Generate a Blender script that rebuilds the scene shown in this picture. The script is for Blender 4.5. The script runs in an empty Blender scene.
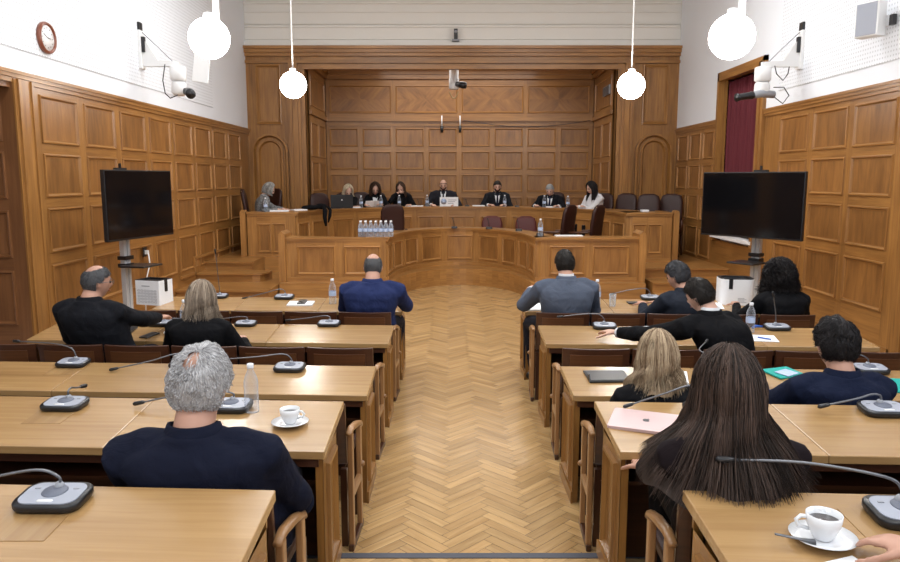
import bpy, math, random
from mathutils import Vector, Matrix, noise
V=Vector; PI=math.pi
random.seed(7)
scn=bpy.context.scene; COL=scn.collection
f_px=720.0; TH=math.atan(102/f_px); H=1.85

# ------------------------------------------------------------------ materials
def nt(name):
    m=bpy.data.materials.new(name); m.use_nodes=True
    return m,m.node_tree.nodes,m.node_tree.links,m.node_tree.nodes['Principled BSDF']
def S(b,**k):
    for a,v in k.items():
        n=a.replace('_',' ')
        if n in b.inputs: b.inputs[n].default_value=v
def plain(name,c,rough=.5,metal=0,spec=.5,bump=0,bscale=60,coat=0,var=0):
    m,N,L,b=nt(name)
    S(b,Base_Color=(*c,1),Roughness=rough,Metallic=metal,Coat_Weight=coat); b.inputs['Specular IOR Level'].default_value=spec
    if bump or var:
        tc=N.new('ShaderNodeTexCoord'); n=N.new('ShaderNodeTexNoise'); n.inputs['Scale'].default_value=bscale; n.inputs['Detail'].default_value=4
        L.new(tc.outputs['Object'],n.inputs['Vector'])
        if bump:
            bp=N.new('ShaderNodeBump'); bp.inputs['Strength'].default_value=bump; bp.inputs['Distance'].default_value=.004
            L.new(n.outputs['Fac'],bp.inputs['Height']); L.new(bp.outputs['Normal'],b.inputs['Normal'])
        if var:
            mx=N.new('ShaderNodeMix'); mx.data_type='RGBA'
            mx.inputs[6].default_value=(*[v*(1-var) for v in c],1); mx.inputs[7].default_value=(*[min(1,v*(1+var)) for v in c],1)
            L.new(n.outputs['Fac'],mx.inputs[0]); L.new(mx.outputs[2],b.inputs['Base Color'])
    return m
def wood(name,dark,light,rough=.4,coat=.0,sx=38,sy=1.6,bump=.15):
    m,N,L,b=nt(name)
    uv=N.new('ShaderNodeUVMap'); uv.uv_map='UVMap'
    mp=N.new('ShaderNodeMapping'); mp.inputs['Scale'].default_value=(sx,sy,1)
    n=N.new('ShaderNodeTexNoise'); n.inputs['Scale'].default_value=1; n.inputs['Detail'].default_value=6; n.inputs['Roughness'].default_value=.62; n.inputs['Distortion'].default_value=.6
    mp2=N.new('ShaderNodeMapping'); mp2.inputs['Scale'].default_value=(5,1.1,1)
    n2=N.new('ShaderNodeTexNoise'); n2.inputs['Scale'].default_value=1; n2.inputs['Detail'].default_value=3
    at=N.new('ShaderNodeAttribute'); at.attribute_name='tone'
    L.new(uv.outputs[0],mp.inputs[0]); L.new(mp.outputs[0],n.inputs['Vector'])
    L.new(uv.outputs[0],mp2.inputs[0]); L.new(mp2.outputs[0],n2.inputs['Vector'])
    ad=N.new('ShaderNodeMath'); ad.operation='MULTIPLY_ADD'; ad.inputs[1].default_value=.55
    L.new(n.outputs['Fac'],ad.inputs[0])
    m2=N.new('ShaderNodeMath'); m2.operation='MULTIPLY'; m2.inputs[1].default_value=.45; L.new(n2.outputs['Fac'],m2.inputs[0]); L.new(m2.outputs[0],ad.inputs[2])
    r=N.new('ShaderNodeValToRGB'); r.color_ramp.elements[0].position=.32; r.color_ramp.elements[1].position=.68
    r.color_ramp.elements[0].color=(*dark,1); r.color_ramp.elements[1].color=(*light,1)
    L.new(ad.outputs[0],r.inputs[0])
    mu=N.new('ShaderNodeVectorMath'); mu.operation='SCALE'
    L.new(r.outputs[0],mu.inputs[0]); L.new(at.outputs['Fac'],mu.inputs['Scale']); L.new(mu.outputs[0],b.inputs['Base Color'])
    bp=N.new('ShaderNodeBump'); bp.inputs['Strength'].default_value=bump; bp.inputs['Distance'].default_value=.002
    L.new(n.outputs['Fac'],bp.inputs['Height']); L.new(bp.outputs['Normal'],b.inputs['Normal'])
    S(b,Roughness=rough,Coat_Weight=coat,Coat_Roughness=.2)
    return m
M={}
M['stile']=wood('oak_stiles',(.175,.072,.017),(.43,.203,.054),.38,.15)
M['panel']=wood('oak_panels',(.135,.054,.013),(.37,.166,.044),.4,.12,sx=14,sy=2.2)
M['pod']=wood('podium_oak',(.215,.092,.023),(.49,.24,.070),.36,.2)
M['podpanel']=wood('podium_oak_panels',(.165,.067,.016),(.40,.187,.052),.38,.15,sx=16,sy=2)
M['desk']=wood('desk_oak_side',(.15,.063,.014),(.36,.17,.042),.36,.25)
M['top']=wood('desk_top_oak',(.28,.153,.056),(.455,.28,.118),.26,.35,sx=26,sy=1.2,bump=.05)
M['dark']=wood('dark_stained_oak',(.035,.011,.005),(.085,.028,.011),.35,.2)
M['arm']=wood('arm_oak',(.22,.105,.04),(.42,.22,.09),.35,.3)
M['floor']=wood('parquet_oak',(.37,.213,.082),(.63,.41,.185),.22,.4,sx=30,sy=2,bump=.05)
M['dwall']=wood('walnut_door',(.12,.045,.014),(.24,.10,.034),.45,.1)
M['backpanel']=wood('dark_oak_back',(.06,.022,.008),(.14,.052,.019),.35,.25)
M['leather']=plain('brown_leather',(.032,.010,.007),.45,spec=.3,bump=.2,bscale=90,var=.25)
M['redleather']=plain('oxblood_leather',(.10,.02,.017),.45,spec=.3,bump=.2,bscale=90,var=.2)
M['white']=plain('white_paint',(.80,.80,.80),.6)
M['cream']=plain('cream_plaster',(.80,.77,.72),.7,var=.02,bscale=3)
M['ceil']=plain('ceiling_plaster',(.80,.78,.75),.8)
M['blackp']=plain('black_plastic',(.012,.012,.014),.35)
M['screen']=plain('tv_screen',(.004,.004,.005),.08)
M['silver']=plain('silver_lacquer',(.55,.56,.58),.4,.2)
M['grey']=plain('grey_plastic',(.30,.31,.34),.4)
M['micgrey']=plain('light_grey_plastic',(.34,.36,.42),.42)
M['micoval']=plain('slate_grille',(.13,.145,.19),.5,bump=.4,bscale=400)
M['chrome']=plain('steel_neck',(.16,.165,.18),.32,.6)
M['china']=plain('white_china',(.82,.83,.85),.12,coat=.6)
M['coffee']=plain('coffee',(.03,.012,.005),.1)
M['paper']=plain('paper',(.85,.86,.88),.75)
M['teal']=plain('teal_card',(.0,.36,.31),.5)
M['green']=plain('green_card',(.02,.22,.08),.5)
M['pink']=plain('rose_aluminium',(.60,.42,.41),.4,.1)
M['ink']=plain('dark_ink',(.02,.02,.025),.4)
M['bluep']=plain('blue_plastic',(.03,.12,.5),.4)
M['label']=plain('bottle_label',(.45,.55,.75),.5)
M['cap']=plain('white_cap',(.8,.82,.86),.4)
M['nose']=plain('step_nosing_strip',(.06,.065,.085),.5,bump=.2)
M['curtain']=plain('maroon_velvet',(.11,.008,.016),.8,bump=.3,bscale=200)
M['skin']=plain('skin',(.50,.27,.19),.5,var=.07,bscale=25)
M['skin2']=plain('pale_skin',(.60,.36,.27),.5,var=.07,bscale=25)
M['eye']=plain('eye_dark',(.03,.02,.015),.2)
M['lip']=plain('lips',(.40,.12,.10),.45)
M['brass']=plain('brass_plate',(.35,.25,.12),.4,.6)
M['skyl']=plain('outside_facade',(.8,.8,.8),.8)
def clearmat(name,tint,white,fac):
    m,N,L,b=nt(name); S(b,Base_Color=(*white,1),Roughness=.08)
    tr=N.new('ShaderNodeBsdfTransparent'); tr.inputs[0].default_value=(*tint,1)
    lw=N.new('ShaderNodeLayerWeight'); lw.inputs[0].default_value=.35
    mr=N.new('ShaderNodeMapRange'); mr.inputs['To Min'].default_value=fac; mr.inputs['To Max'].default_value=min(1,fac+.6)
    L.new(lw.outputs['Facing'],mr.inputs['Value']); mx=N.new('ShaderNodeMixShader'); L.new(mr.outputs[0],mx.inputs[0]); L.new(tr.outputs[0],mx.inputs[1]); L.new(b.outputs[0],mx.inputs[2])
    L.new(mx.outputs[0],N['Material Output'].inputs['Surface']); return m
M['glass']=clearmat('clear_glass',(.96,.98,1),(.75,.8,.85),.04)
M['bottle']=clearmat('clear_bottle_plastic',(.93,.95,.98),(.75,.8,.88),.07)
def mglobe():
    m,N,L,b=nt('opal_globe_lit'); S(b,Base_Color=(1,1,1,1),Roughness=.3,Emission_Color=(1,.965,.91,1),Emission_Strength=38.0); return m
M['globe']=mglobe()
def mpeg():
    m,N,L,b=nt('perforated_acoustic_board')
    tc=N.new('ShaderNodeTexCoord'); mp=N.new('ShaderNodeMapping'); mp.inputs['Scale'].default_value=(22,22,22)
    L.new(tc.outputs['Object'],mp.inputs[0])
    sp=N.new('ShaderNodeSeparateXYZ'); fr=N.new('ShaderNodeVectorMath'); fr.operation='FRACTION'
    L.new(mp.outputs[0],fr.inputs[0]); sb=N.new('ShaderNodeVectorMath'); sb.operation='SUBTRACT'; sb.inputs[1].default_value=(.5,.5,.5)
    L.new(fr.outputs[0],sb.inputs[0]); mk=N.new('ShaderNodeVectorMath'); mk.operation='MULTIPLY'; mk.inputs[1].default_value=(0,1,1)
    L.new(sb.outputs[0],mk.inputs[0]); ln=N.new('ShaderNodeVectorMath'); ln.operation='LENGTH'; L.new(mk.outputs[0],ln.inputs[0])
    lt=N.new('ShaderNodeMath'); lt.operation='LESS_THAN'; lt.inputs[1].default_value=.23; L.new(ln.outputs['Value'],lt.inputs[0])
    mx=N.new('ShaderNodeMix'); mx.data_type='RGBA'; mx.inputs[6].default_value=(.82,.85,.90,1); mx.inputs[7].default_value=(.60,.62,.66,1)
    L.new(lt.outputs[0],mx.inputs[0]); L.new(mx.outputs[2],b.inputs['Base Color']); S(b,Roughness=.7); return m
M['peg']=mpeg()
M['plaster']=plain('white_plaster',(.82,.85,.90),.7,var=.015,bscale=3)
_cloth={}
def cloth(c,pat=0):
    k=(c,pat)
    if k in _cloth: return _cloth[k]
    m,N,L,b=nt('woven_cloth'); c=tuple(v*.62 for v in c) if max(c)<.3 else c; S(b,Roughness=.9,Base_Color=(*c,1)); b.inputs['Specular IOR Level'].default_value=.15
    tc=N.new('ShaderNodeTexCoord'); n=N.new('ShaderNodeTexNoise'); n.inputs['Scale'].default_value=9; n.inputs['Detail'].default_value=5; n.inputs['Distortion'].default_value=1.2
    L.new(tc.outputs['Object'],n.inputs['Vector']); bp=N.new('ShaderNodeBump'); bp.inputs['Strength'].default_value=.55; bp.inputs['Distance'].default_value=.02
    L.new(n.outputs['Fac'],bp.inputs['Height']); L.new(bp.outputs['Normal'],b.inputs['Normal'])
    if pat:
        w=N.new('ShaderNodeTexVoronoi'); w.inputs['Scale'].default_value=pat; L.new(tc.outputs['Object'],w.inputs['Vector'])
        mx=N.new('ShaderNodeMix'); mx.data_type='RGBA'; mx.inputs[6].default_value=(*[v*.45 for v in c],1); mx.inputs[7].default_value=(*[min(1,v*2.2) for v in c],1)
        L.new(w.outputs['Distance'],mx.inputs[0]); L.new(mx.outputs[2],b.inputs['Base Color'])
    _cloth[k]=m; return m
def hairmat(a,b_):
    k=('h',a,b_)
    if k in _cloth: return _cloth[k]
    m,N,L,b=nt('hair'); at=N.new('ShaderNodeAttribute'); at.attribute_name='tone'
    mx=N.new('ShaderNodeMix'); mx.data_type='RGBA'; mx.inputs[6].default_value=(*a,1); mx.inputs[7].default_value=(*b_,1)
    L.new(at.outputs['Fac'],mx.inputs[0]); L.new(mx.outputs[2],b.inputs['Base Color']); S(b,Roughness=.5); b.inputs['Specular IOR Level'].default_value=.22
    _cloth[k]=m; return m

# ------------------------------------------------------------------ mesh builder
class MB:
    def __init__(s): s.v=[];s.f=[];s.uv=[];s.tn=[];s.mi=[];s.sm=[]
    def face(s,pts,grain=None,tone=1,mi=0,off=None,smooth=False):
        pts=[V(p) for p in pts]
        i=len(s.v); s.v+=pts; s.f.append(tuple(range(i,i+len(pts))))
        e=pts[1]-pts[0]; n=None
        for k in range(1,len(pts)-1):
            n=(pts[k]-pts[0]).cross(pts[k+1]-pts[0])
            if n.length>1e-12: break
        if n.length<1e-12: n=V((0,0,1))
        n.normalize()
        g=V(grain) if grain is not None else V((0,0,1))
        g=g-n*g.dot(n)
        if g.length<1e-3: g=e-n*e.dot(n)
        if g.length<1e-9: g=V((1,0,0))
        g.normalize(); a=n.cross(g)
        ox,oy=off if off else (0,0)
        s.uv.append([(p.dot(a)+ox,p.dot(g)+oy) for p in pts]); s.tn.append(tone); s.mi.append(mi); s.sm.append(smooth)
    def mesh(s,vs,fs,grain=None,tone=1,mi=0,off=None,smooth=False):
        # shared-vertex chunk
        i=len(s.v); s.v+= [V(p) for p in vs]
        g=V(grain) if grain is not None else V((0,0,1))
        a=V((0,0,1)).cross(g)
        if a.length<.1: a=V((1,0,0))
        a.normalize(); ox,oy=off if off else (0,0); t=tone
        for fc in fs:
            s.f.append(tuple(i+k for k in fc)); s.uv.append([(V(vs[k]).dot(a)+ox,V(vs[k]).dot(g)+oy) for k in fc])
            s.tn.append(t); s.mi.append(mi); s.sm.append(smooth)
    def box(s,lo,hi,grain=None,tone=None,mi=0,mat=None):
        x0,y0,z0=lo;x1,y1,z1=hi
        if grain is None:
            d=(abs(x1-x0),abs(y1-y0),abs(z1-z0)); k=d.index(max(d)); grain=[0,0,0]; grain[k]=1
        if tone is None: tone=random.uniform(.93,1.07)
        c=[V((x,y,z)) for z in(z0,z1) for y in(y0,y1) for x in(x0,x1)]
        g=V(grain)
        if mat is not None:
            c=[mat@p for p in c]; g=mat.to_3x3()@g
        off=(random.random()*9,random.random()*9)
        for q in((0,2,3,1),(4,5,7,6),(0,1,5,4),(2,6,7,3),(0,4,6,2),(1,3,7,5)):
            s.face([c[k] for k in q],g,tone,mi,off)
        return s
    def loft(s,rings,cap=True,mi=0,tone=1,closed=True,grain=None,smooth=True):
        n=len(rings[0]); vs=[p for r in rings for p in r]; fs=[]
        for j in range(len(rings)-1):
            for k in range(n if closed else n-1):
                a=j*n+k;b=j*n+(k+1)%n; fs.append((a,b,b+n,a+n))
        if cap and closed:
            fs.append(tuple(range(n))[::-1]); fs.append(tuple((len(rings)-1)*n+k for k in range(n)))
        s.mesh(vs,fs,grain,tone,mi,smooth=smooth); return s
    def tube(s,path,rad,n=8,mi=0,tone=1,sx=1,cap=True):
        path=[V(p) for p in path]
        if not hasattr(rad,'__len__'): rad=[rad]*len(path)
        rings=[];up=None
        for i,p in enumerate(path):
            t=(path[min(i+1,len(path)-1)]-path[max(i-1,0)])
            if t.length<1e-9: t=V((0,0,1))
            t.normalize()
            if up is None:
                up=V((0,0,1)) if abs(t.z)<.9 else V((0,1,0))
            a=t.cross(up)
            if a.length<1e-3: a=t.cross(V((1,0,0)))
            a.normalize(); b=a.cross(t).normalized(); up=b
            rings.append([p+a*math.cos(2*PI*k/n)*rad[i]*sx+b*math.sin(2*PI*k/n)*rad[i] for k in range(n)])
        return s.loft(rings,cap,mi,tone)
    def lathe(s,prof,c=(0,0,0),n=20,mi=0,axis=None,tone=1):
        c=V(c); Mx=axis if axis else Matrix.Identity(3)
        rings=[[c+Mx@V((r*math.cos(2*PI*k/n),r*math.sin(2*PI*k/n),z)) for k in range(n)] for r,z in prof]
        return s.loft(rings,True,mi,tone)
    def sphere(s,c,r,n=16,m=10,mi=0,sc=(1,1,1),rot=None,tone=1):
        prof=[]
        c=V(c); rings=[]
        for j in range(m+1):
            t=-PI/2+PI*j/m
            t=max(-PI/2+.05,min(PI/2-.05,t))
            ring=[]
            for k in range(n):
                p=V((math.cos(t)*math.cos(2*PI*k/n)*sc[0],math.cos(t)*math.sin(2*PI*k/n)*sc[1],math.sin(t)*sc[2]))*r
                if rot: p=rot@p
                ring.append(c+p)
            rings.append(ring)
        return s.loft(rings,True,mi,tone)
    def prism(s,poly,z0,z1,mi=0,tone=1,mat=None,grain=(1,0,0)):
        lo=[V((p[0],p[1],z0)) for p in poly]; hi=[V((p[0],p[1],z1)) for p in poly]
        if mat is not None: lo=[mat@p for p in lo]; hi=[mat@p for p in hi]
        n=len(poly); s.face(lo[::-1],grain,tone,mi); s.face(hi,grain,tone,mi)
        for k in range(n): s.face([lo[k],lo[(k+1)%n],hi[(k+1)%n],hi[k]],grain,tone,mi)
        return s
    def build(s,name,mats,parent=None,bevel=0,loc=None,rotz=0,weld=False):
        me=bpy.data.meshes.new(name); me.from_pydata([tuple(v) for v in s.v],[],s.f)
        if not isinstance(mats,(list,tuple)): mats=[mats]
        for m in mats: me.materials.append(m)
        ul=me.uv_layers.new(name='UVMap'); at=me.attributes.new('tone','FLOAT','FACE')
        i=0
        flat=[]
        for u in s.uv:
            for q in u: flat+=[q[0],q[1]]
        ul.data.foreach_set('uv',flat)
        at.data.foreach_set('value',s.tn)
        me.polygons.foreach_set('material_index',s.mi); me.polygons.foreach_set('use_smooth',s.sm)
        if any(m.name.startswith('clear') for m in mats):
            import bmesh
            bm=bmesh.new(); bm.from_mesh(me); bmesh.ops.remove_doubles(bm,verts=bm.verts,dist=1e-6); bmesh.ops.recalc_face_normals(bm,faces=bm.faces); bm.to_mesh(me); bm.free()
        me.update()
        o=bpy.data.objects.new(name,me); COL.objects.link(o)
        if parent: o.parent=parent
        if loc: o.location=loc
        o.rotation_euler.z=rotz
        if weld or bevel:
            w=o.modifiers.new('weld','WELD'); w.merge_threshold=.0002
        if bevel:
            b=o.modifiers.new('bevel','BEVEL'); b.width=bevel; b.segments=2; b.limit_method='ANGLE'; b.angle_limit=.6
        return o
def tag(o,label=None,cat=None,group=None,kind=None):
    if label: o['label']=label
    if cat: o['category']=cat
    if group: o['group']=group
    if kind: o['kind']=kind
    return o
def empty(name,loc=(0,0,0),rz=0,label=None,cat=None,group=None):
    o=bpy.data.objects.new(name,None); COL.objects.link(o); o.location=loc; o.rotation_euler.z=rz; o.empty_display_size=.1
    return tag(o,label,cat,group)
def copy_tree(o,parent=None):
    c=o.copy(); COL.objects.link(c)
    if parent: c.parent=parent
    for ch in [x for x in o.children]: copy_tree(ch,c)
    return c
def struct(o): o['kind']='structure'; return o

# ---------------------------------------------------------------- panelled surfaces (flat or curved)
RING=[(0,0),(.004,.016),(.016,.018),(.026,.004),(.032,-.004),(.040,-.004)]
def panelled(mb,P,us,vs,u0,u1,v0,v1,nu=1,ring=RING,mi_panel=1,chev=False,gu=None):
    """P(u,v,h)->3D. panels at us x vs, stiles and rails between them"""
    gU=(P(u0+.01,v0,0)-P(u0,v0,0)).normalized(); gV=(P(u0,v0+.01,0)-P(u0,v0,0)).normalized()
    def seg(a,b):
        k=max(1,int(nu*(b-a)/max(.001,(u1-u0))+.5)) if nu>1 else 1
        return [a+(b-a)*i/k for i in range(k+1)]
    def quad(a,b,c,d,g,t,off,h=0,mi=0):
        xs=seg(a,b)
        for i in range(len(xs)-1):
            mb.face([P(xs[i],c,h),P(xs[i+1],c,h),P(xs[i+1],d,h),P(xs[i],d,h)],g,t,mi,off)
    def ro(): return (random.random()*9,random.random()*9)
    # stiles: full-height vertical strips, rails between
    edges=[u0]+[x for u in us for x in u]+[u1]
    for i in range(0,len(edges),2):
        if edges[i+1]-edges[i]>1e-4: quad(edges[i],edges[i+1],v0,v1,gV,random.uniform(.94,1.06),ro())
    ve=[v0]+[x for v in vs for x in v]+[v1]
    for (a,b) in us:
        for j in range(0,len(ve),2):
            if ve[j+1]-ve[j]>1e-4: quad(a,b,ve[j],ve[j+1],gU,random.uniform(.94,1.06),ro())
        for (c,d) in vs:
            xs=seg(a,b); prev=None; off=ro()
            for (o,h) in ring:
                def m(u): return a+o+(u-a)/(b-a)*(b-a-2*o)
                bot=[P(m(u),c+o,h) for u in xs]; tp=[P(m(u),d-o,h) for u in xs]
                loop=bot+tp[::-1]
                if prev:
                    n=len(loop)
                    for k in range(n):
                        g=gU if (k<len(xs)-1 or len(xs)<=k<n-1) else gV
                        mb.face([prev[k],prev[(k+1)%n],loop[(k+1)%n],loop[k]],g,1.03,0,off)
                prev=loop
            t=random.uniform(.88,1.1)
            if chev:
                um=(a+b)/2; o,h=ring[-1]; vm=(c+d)/2
                for (p,q,sg) in((a+o,um,1),(um,b-o,-1)):
                    for (r_,s_,s2) in((c+o,vm,1),(vm,d-o,-1)):
                        mb.face([P(p,r_,h),P(q,r_,h),P(q,s_,h),P(p,s_,h)],gU+gV*sg*s2,t*random.uniform(.95,1.05),mi_panel,ro())
            else:
                for k in range(len(xs)-1):
                    mb.face([bot[k],bot[k+1],tp[k+1],tp[k]],gV,t,mi_panel,off)
def flatP(O,U,Vv,N):
    O,U,Vv,N=V(O),V(U),V(Vv),V(N)
    return lambda u,v,h: O+U*u+Vv*v+N*h
def sweep_frame(mb,pts,prof,P,closed=True,grain=(0,0,1),tone=1,mi=0):
    """pts in (u,v); prof of (offset outward-left, height)"""
    n=len(pts); rings=[]
    for i in range(n):
        p=V(pts[i]).to_2d()
        a=V(pts[(i-1)%n]).to_2d() if (closed or i>0) else None
        b=V(pts[(i+1)%n]).to_2d() if (closed or i<n-1) else None
        d1=(p-a).normalized() if a is not None else None; d2=(b-p).normalized() if b is not None else None
        if d1 is None: d1=d2
        if d2 is None: d2=d1
        n1=V((-d1.y,d1.x)); n2=V((-d2.y,d2.x)); m=(n1+n2)
        m=m/max(.3,m.dot(n1)) if m.length>1e-6 else n1
        rings.append([P(p.x+m.x*o,p.y+m.y*o,h) for o,h in prof])
    for i in range(n if closed else n-1):
        A=rings[i];B=rings[(i+1)%n]
        for k in range(len(prof)-1):
            mb.face([A[k],B[k],B[k+1],A[k+1]],B[k]-A[k],tone,mi)

XL=-3.93; XR=4.41; YB=14.28; ZC=5.6; ZW=2.80
# ---------------------------------------------------------------- floor
mb=MB()
W_=.062; n_=5
def fbox(x,y,w,h,g):
    c=math.cos(PI/4); t=random.choice([.84,.92,.97,1.0,1.04,1.1]); 
    pts=[]
    for a,b in((x,y),(x+w,y),(x+w,y+h),(x,y+h)):
        X=(a-b)*c; Y=(a+b)*c; pts.append(V((X,Y,0)))
    cx=sum(p.x for p in pts)/4; cy=sum(p.y for p in pts)/4
    if cx<-4.0 or cx>4.5 or cy<-3.2 or cy>14.4: return
    gg=V((c,c,0)) if g==0 else V((-c,c,0))
    # clip by keeping only planks inside the room
    mb.face(pts,gg,t,0,(random.random()*9,random.random()*9))
e=.0012
for k in range(-120,330):
    for m in range(-16,17):
        ox=m*2*n_*W_ + k*W_; oy=k*W_
        fbox(ox+e,oy+e,n_*W_-2*e,W_-2*e,0)
        fbox(ox+e,oy+W_+e,W_-2*e,n_*W_-2*e,1)
planks=mb
fl=MB(); fl.box((XL-.4,-3,-.12),(XR+.4,16.4,-.003),tone=.5)
floor=struct(fl.build('floor',M['dark']))
struct(planks.build('parquet',M['floor'],floor))
# tiers under the two nearest desk rows
def tier(name,y1,z):
    t=MB(); 
    n=0
    t.box((XL,-3,z-.13),(XR,y1,z-.001),(1,0,0),tone=.8)
    o=struct(t.build(name,M['floor']))
    p=MB()
    for pts in tierplanks(y1): p.face([V((q.x,q.y,z)) for q in pts[0]],pts[1],pts[2],0,pts[3])
    struct(p.build('parquet',M['floor'],o))
    s=MB(); s.box((XL+.02,y1-.035,z-.012),(XR-.02,y1+.008,z+.004),(1,0,0))
    struct(s.build('step_nosing',M['nose'],o)); return o
def clipy(pts,y1):
    o=[]
    for i in range(len(pts)):
        a,b=pts[i-1],pts[i]
        if (a.y<=y1)!=(b.y<=y1): o.append(a.lerp(b,(y1-a.y)/(b.y-a.y)))
        if b.y<=y1: o.append(b)
    return o
def tierplanks(y1):
    out=[]
    for fi,idx in enumerate(planks.f):
        pts=[planks.v[i] for i in idx]
        cy=sum(p.y for p in pts)/4; cx=sum(p.x for p in pts)/4
        if min(q.y for q in pts)<y1-.004 and -1.1<cx<1.3 and cy>.8:
            q=clipy(pts,y1)
            if len(q)<3: continue
            out.append((q,pts[1]-pts[0] if (pts[1]-pts[0]).length>(pts[2]-pts[1]).length else pts[2]-pts[1],planks.tn[fi],(random.random()*9,random.random()*9)))
    return out
tier('trim_1',3.12,.13)
tier('trim_2',1.93,.26)

# ---------------------------------------------------------------- left wall
def wainscot_cols(start,pitch,w,n): return [(start+i*pitch,start+i*pitch+w) for i in range(n)]
VS=[(.5,1.01),(1.13,1.565),(1.67,2.095),(2.19,2.65)]
def wallbox(name,lo,hi,mat,parent=None):
    return struct(MB().box(lo,hi,tone=1).build(name,mat,parent))
wl=wallbox('wall_left',(XL-.3,6.7,0),(XL-.08,YB,ZC),M['plaster'])
wallbox('upper_wall',(XL-.9,-3,ZW+.02),(XL-.08,6.7,ZC),M['plaster'],wl)
wallbox('recess_wall',(XL-.9,-3,0),(XL-.64,6.7,ZW+.02),M['plaster'],wl)
wallbox('upper_plaster',(XL-.08,-3,ZW+.02),(XL,YB,ZC),M['plaster'],wl)
wallbox('perforated_board',(XL,-3,ZW+.22),(XL+.012,12.2,ZC-.1),M['peg'],wl)
def cornice(mb,y0,y1,x,s,z):
    for (d,a,b) in((.02,-.09,-.05),(.035,-.05,-.015),(.045,-.015,.015)):
        mb.box((min(x,x+s*d),y0,z+a),(max(x,x+s*d),y1,z+b),(0,1,0),tone=1)
mb=MB()
PL=flatP((XL,6.93,0),(0,1,0),(0,0,1),(1,0,0))
panelled(mb,PL,wainscot_cols(.12,.845,.70,8),VS,0,YB-6.93,0,ZW)
mb.box((XL-.02,6.95,0),(XL+.03,10.9,.16)); cornice(mb,3.0,YB,XL,1,ZW)
mb.box((XL-.08,6.93,0),(XL-.001,YB,.3),tone=.9)
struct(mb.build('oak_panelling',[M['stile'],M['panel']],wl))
mb=MB()
for (a,b,d) in((6.62,6.93,.03),(6.66,6.90,.05),(6.84,6.875,.065)):
    mb.box((XL-.08,a,0),(XL+d,b,ZW-.06),(0,0,1))
struct(mb.build('pilaster',M['stile'],wl))
mb=MB(); PD=flatP((XL-.62,6.61,0),(1,0,0),(0,0,1),(0,-1,0))
panelled(mb,PD,[(.08,.52)],VS,0,.64,0,ZW-.09)
mb.box((XL-.64,6.615,0),(XL-.02,6.7,ZW-.09),(0,0,1),tone=.9); mb.box((XL-.62,3,ZW-.14),(XL-.001,6.63,ZW+.02),(0,1,0))
mb.box((XL-.64,3,0),(XL-.60,6.61,ZW),(0,0,1),tone=.7)
struct(mb.build('door_recess',[M['dwall'],M['dwall']],wl))
# stair string trim on left wall
mb=MB()
for (ya,za,yb,zb) in((12.45,.46,14,.46),):
    pass
mb.box((XL,10.98,.63),(XL+.03,YB,.67),(0,1,0)); mb.box((XL,10.94,.40),(XL+.03,10.99,.67),(0,0,1))
mb.box((XL,10.4,.40),(XL+.03,10.98,.44),(0,1,0))
struct(mb.build('stair_string',M['pod'],wl))

# ---------------------------------------------------------------- right wall with window
WY0,WY1,WZ0,WZ1=10.42,11.95,.95,3.42
wr=wallbox('wall_right',(XR+.08,-3,0),(XR+.3,WY0,ZC),M['plaster'])
wallbox('plaster_pier',(XR+.08,WY1,0),(XR+.3,YB,ZC),M['plaster'],wr)
wallbox('plaster_lintel',(XR+.08,WY0,WZ1),(XR+.3,WY1,ZC),M['plaster'],wr)
wallbox('plaster_apron',(XR+.08,WY0,0),(XR+.3,WY1,WZ0),M['plaster'],wr)
wallbox('upper_plaster',(XR,-3,ZW+.02),(XR+.08,WY0-.12,ZC),M['plaster'],wr)
wallbox('upper_plaster',(XR,WY1+.12,ZW+.02),(XR+.08,YB,ZC),M['plaster'],wr)
wallbox('upper_plaster',(XR,WY0-.12,WZ1+.12),(XR+.08,WY1+.12,ZC),M['plaster'],wr)
wallbox('perforated_board',(XR-.012,-3,ZW+.22),(XR,9.9,ZC-.1),M['peg'],wr)
mb=MB()
PR=flatP((XR,10.28,0),(0,-1,0),(0,0,1),(-1,0,0))
panelled(mb,PR,[(.50+i*.885,.50+i*.885+.76) for i in range(3)],VS,0,10.28-7.02,0,ZW)
PR2=flatP((XR,YB,0),(0,-1,0),(0,0,1),(-1,0,0))
panelled(mb,PR2,[(.15,.73),(.85,1.42),(1.54,2.06)],VS,0,YB-12.08,0,ZW)
cornice(mb,6.0,WY0-.14,XR,-1,ZW); cornice(mb,WY1+.14,YB,XR,-1,ZW)
mb.box((XR-.001,WY0-.14,0),(XR+.08,WY1+.14,WZ0-.1),(0,1,0),tone=.9)
mb.box((XR-.03,7.0,0),(XR+.02,10.3,.16))
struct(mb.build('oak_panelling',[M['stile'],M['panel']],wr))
mb=MB()
for (a,b,d) in((6.80,7.06,.03),(6.84,7.0,.05)):
    mb.box((XR-d,a,0),(XR+.08,b,ZW-.06),(0,0,1))
struct(mb.build('pilaster',M['stile'],wr))
mb=MB(); PD=flatP((XR+.62,6.78,0),(-1,0,0),(0,0,1),(0,-1,0))
panelled(mb,PD,[(.08,.52)],VS,0,.64,0,ZW-.09)
mb.box((XR+.02,6.785,0),(XR+.08,6.85,ZW-.09),(0,0,1),tone=.9); mb.box((XR+.001,3,ZW-.14),(XR+.08,6.8,ZW+.02),(0,1,0))
mb.box((XR+.04,3,0),(XR+.08,6.78,ZW-.1),(0,0,1),tone=.8)
struct(mb.build('door_recess',[M['dark'],M['dark']],wr))
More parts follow.
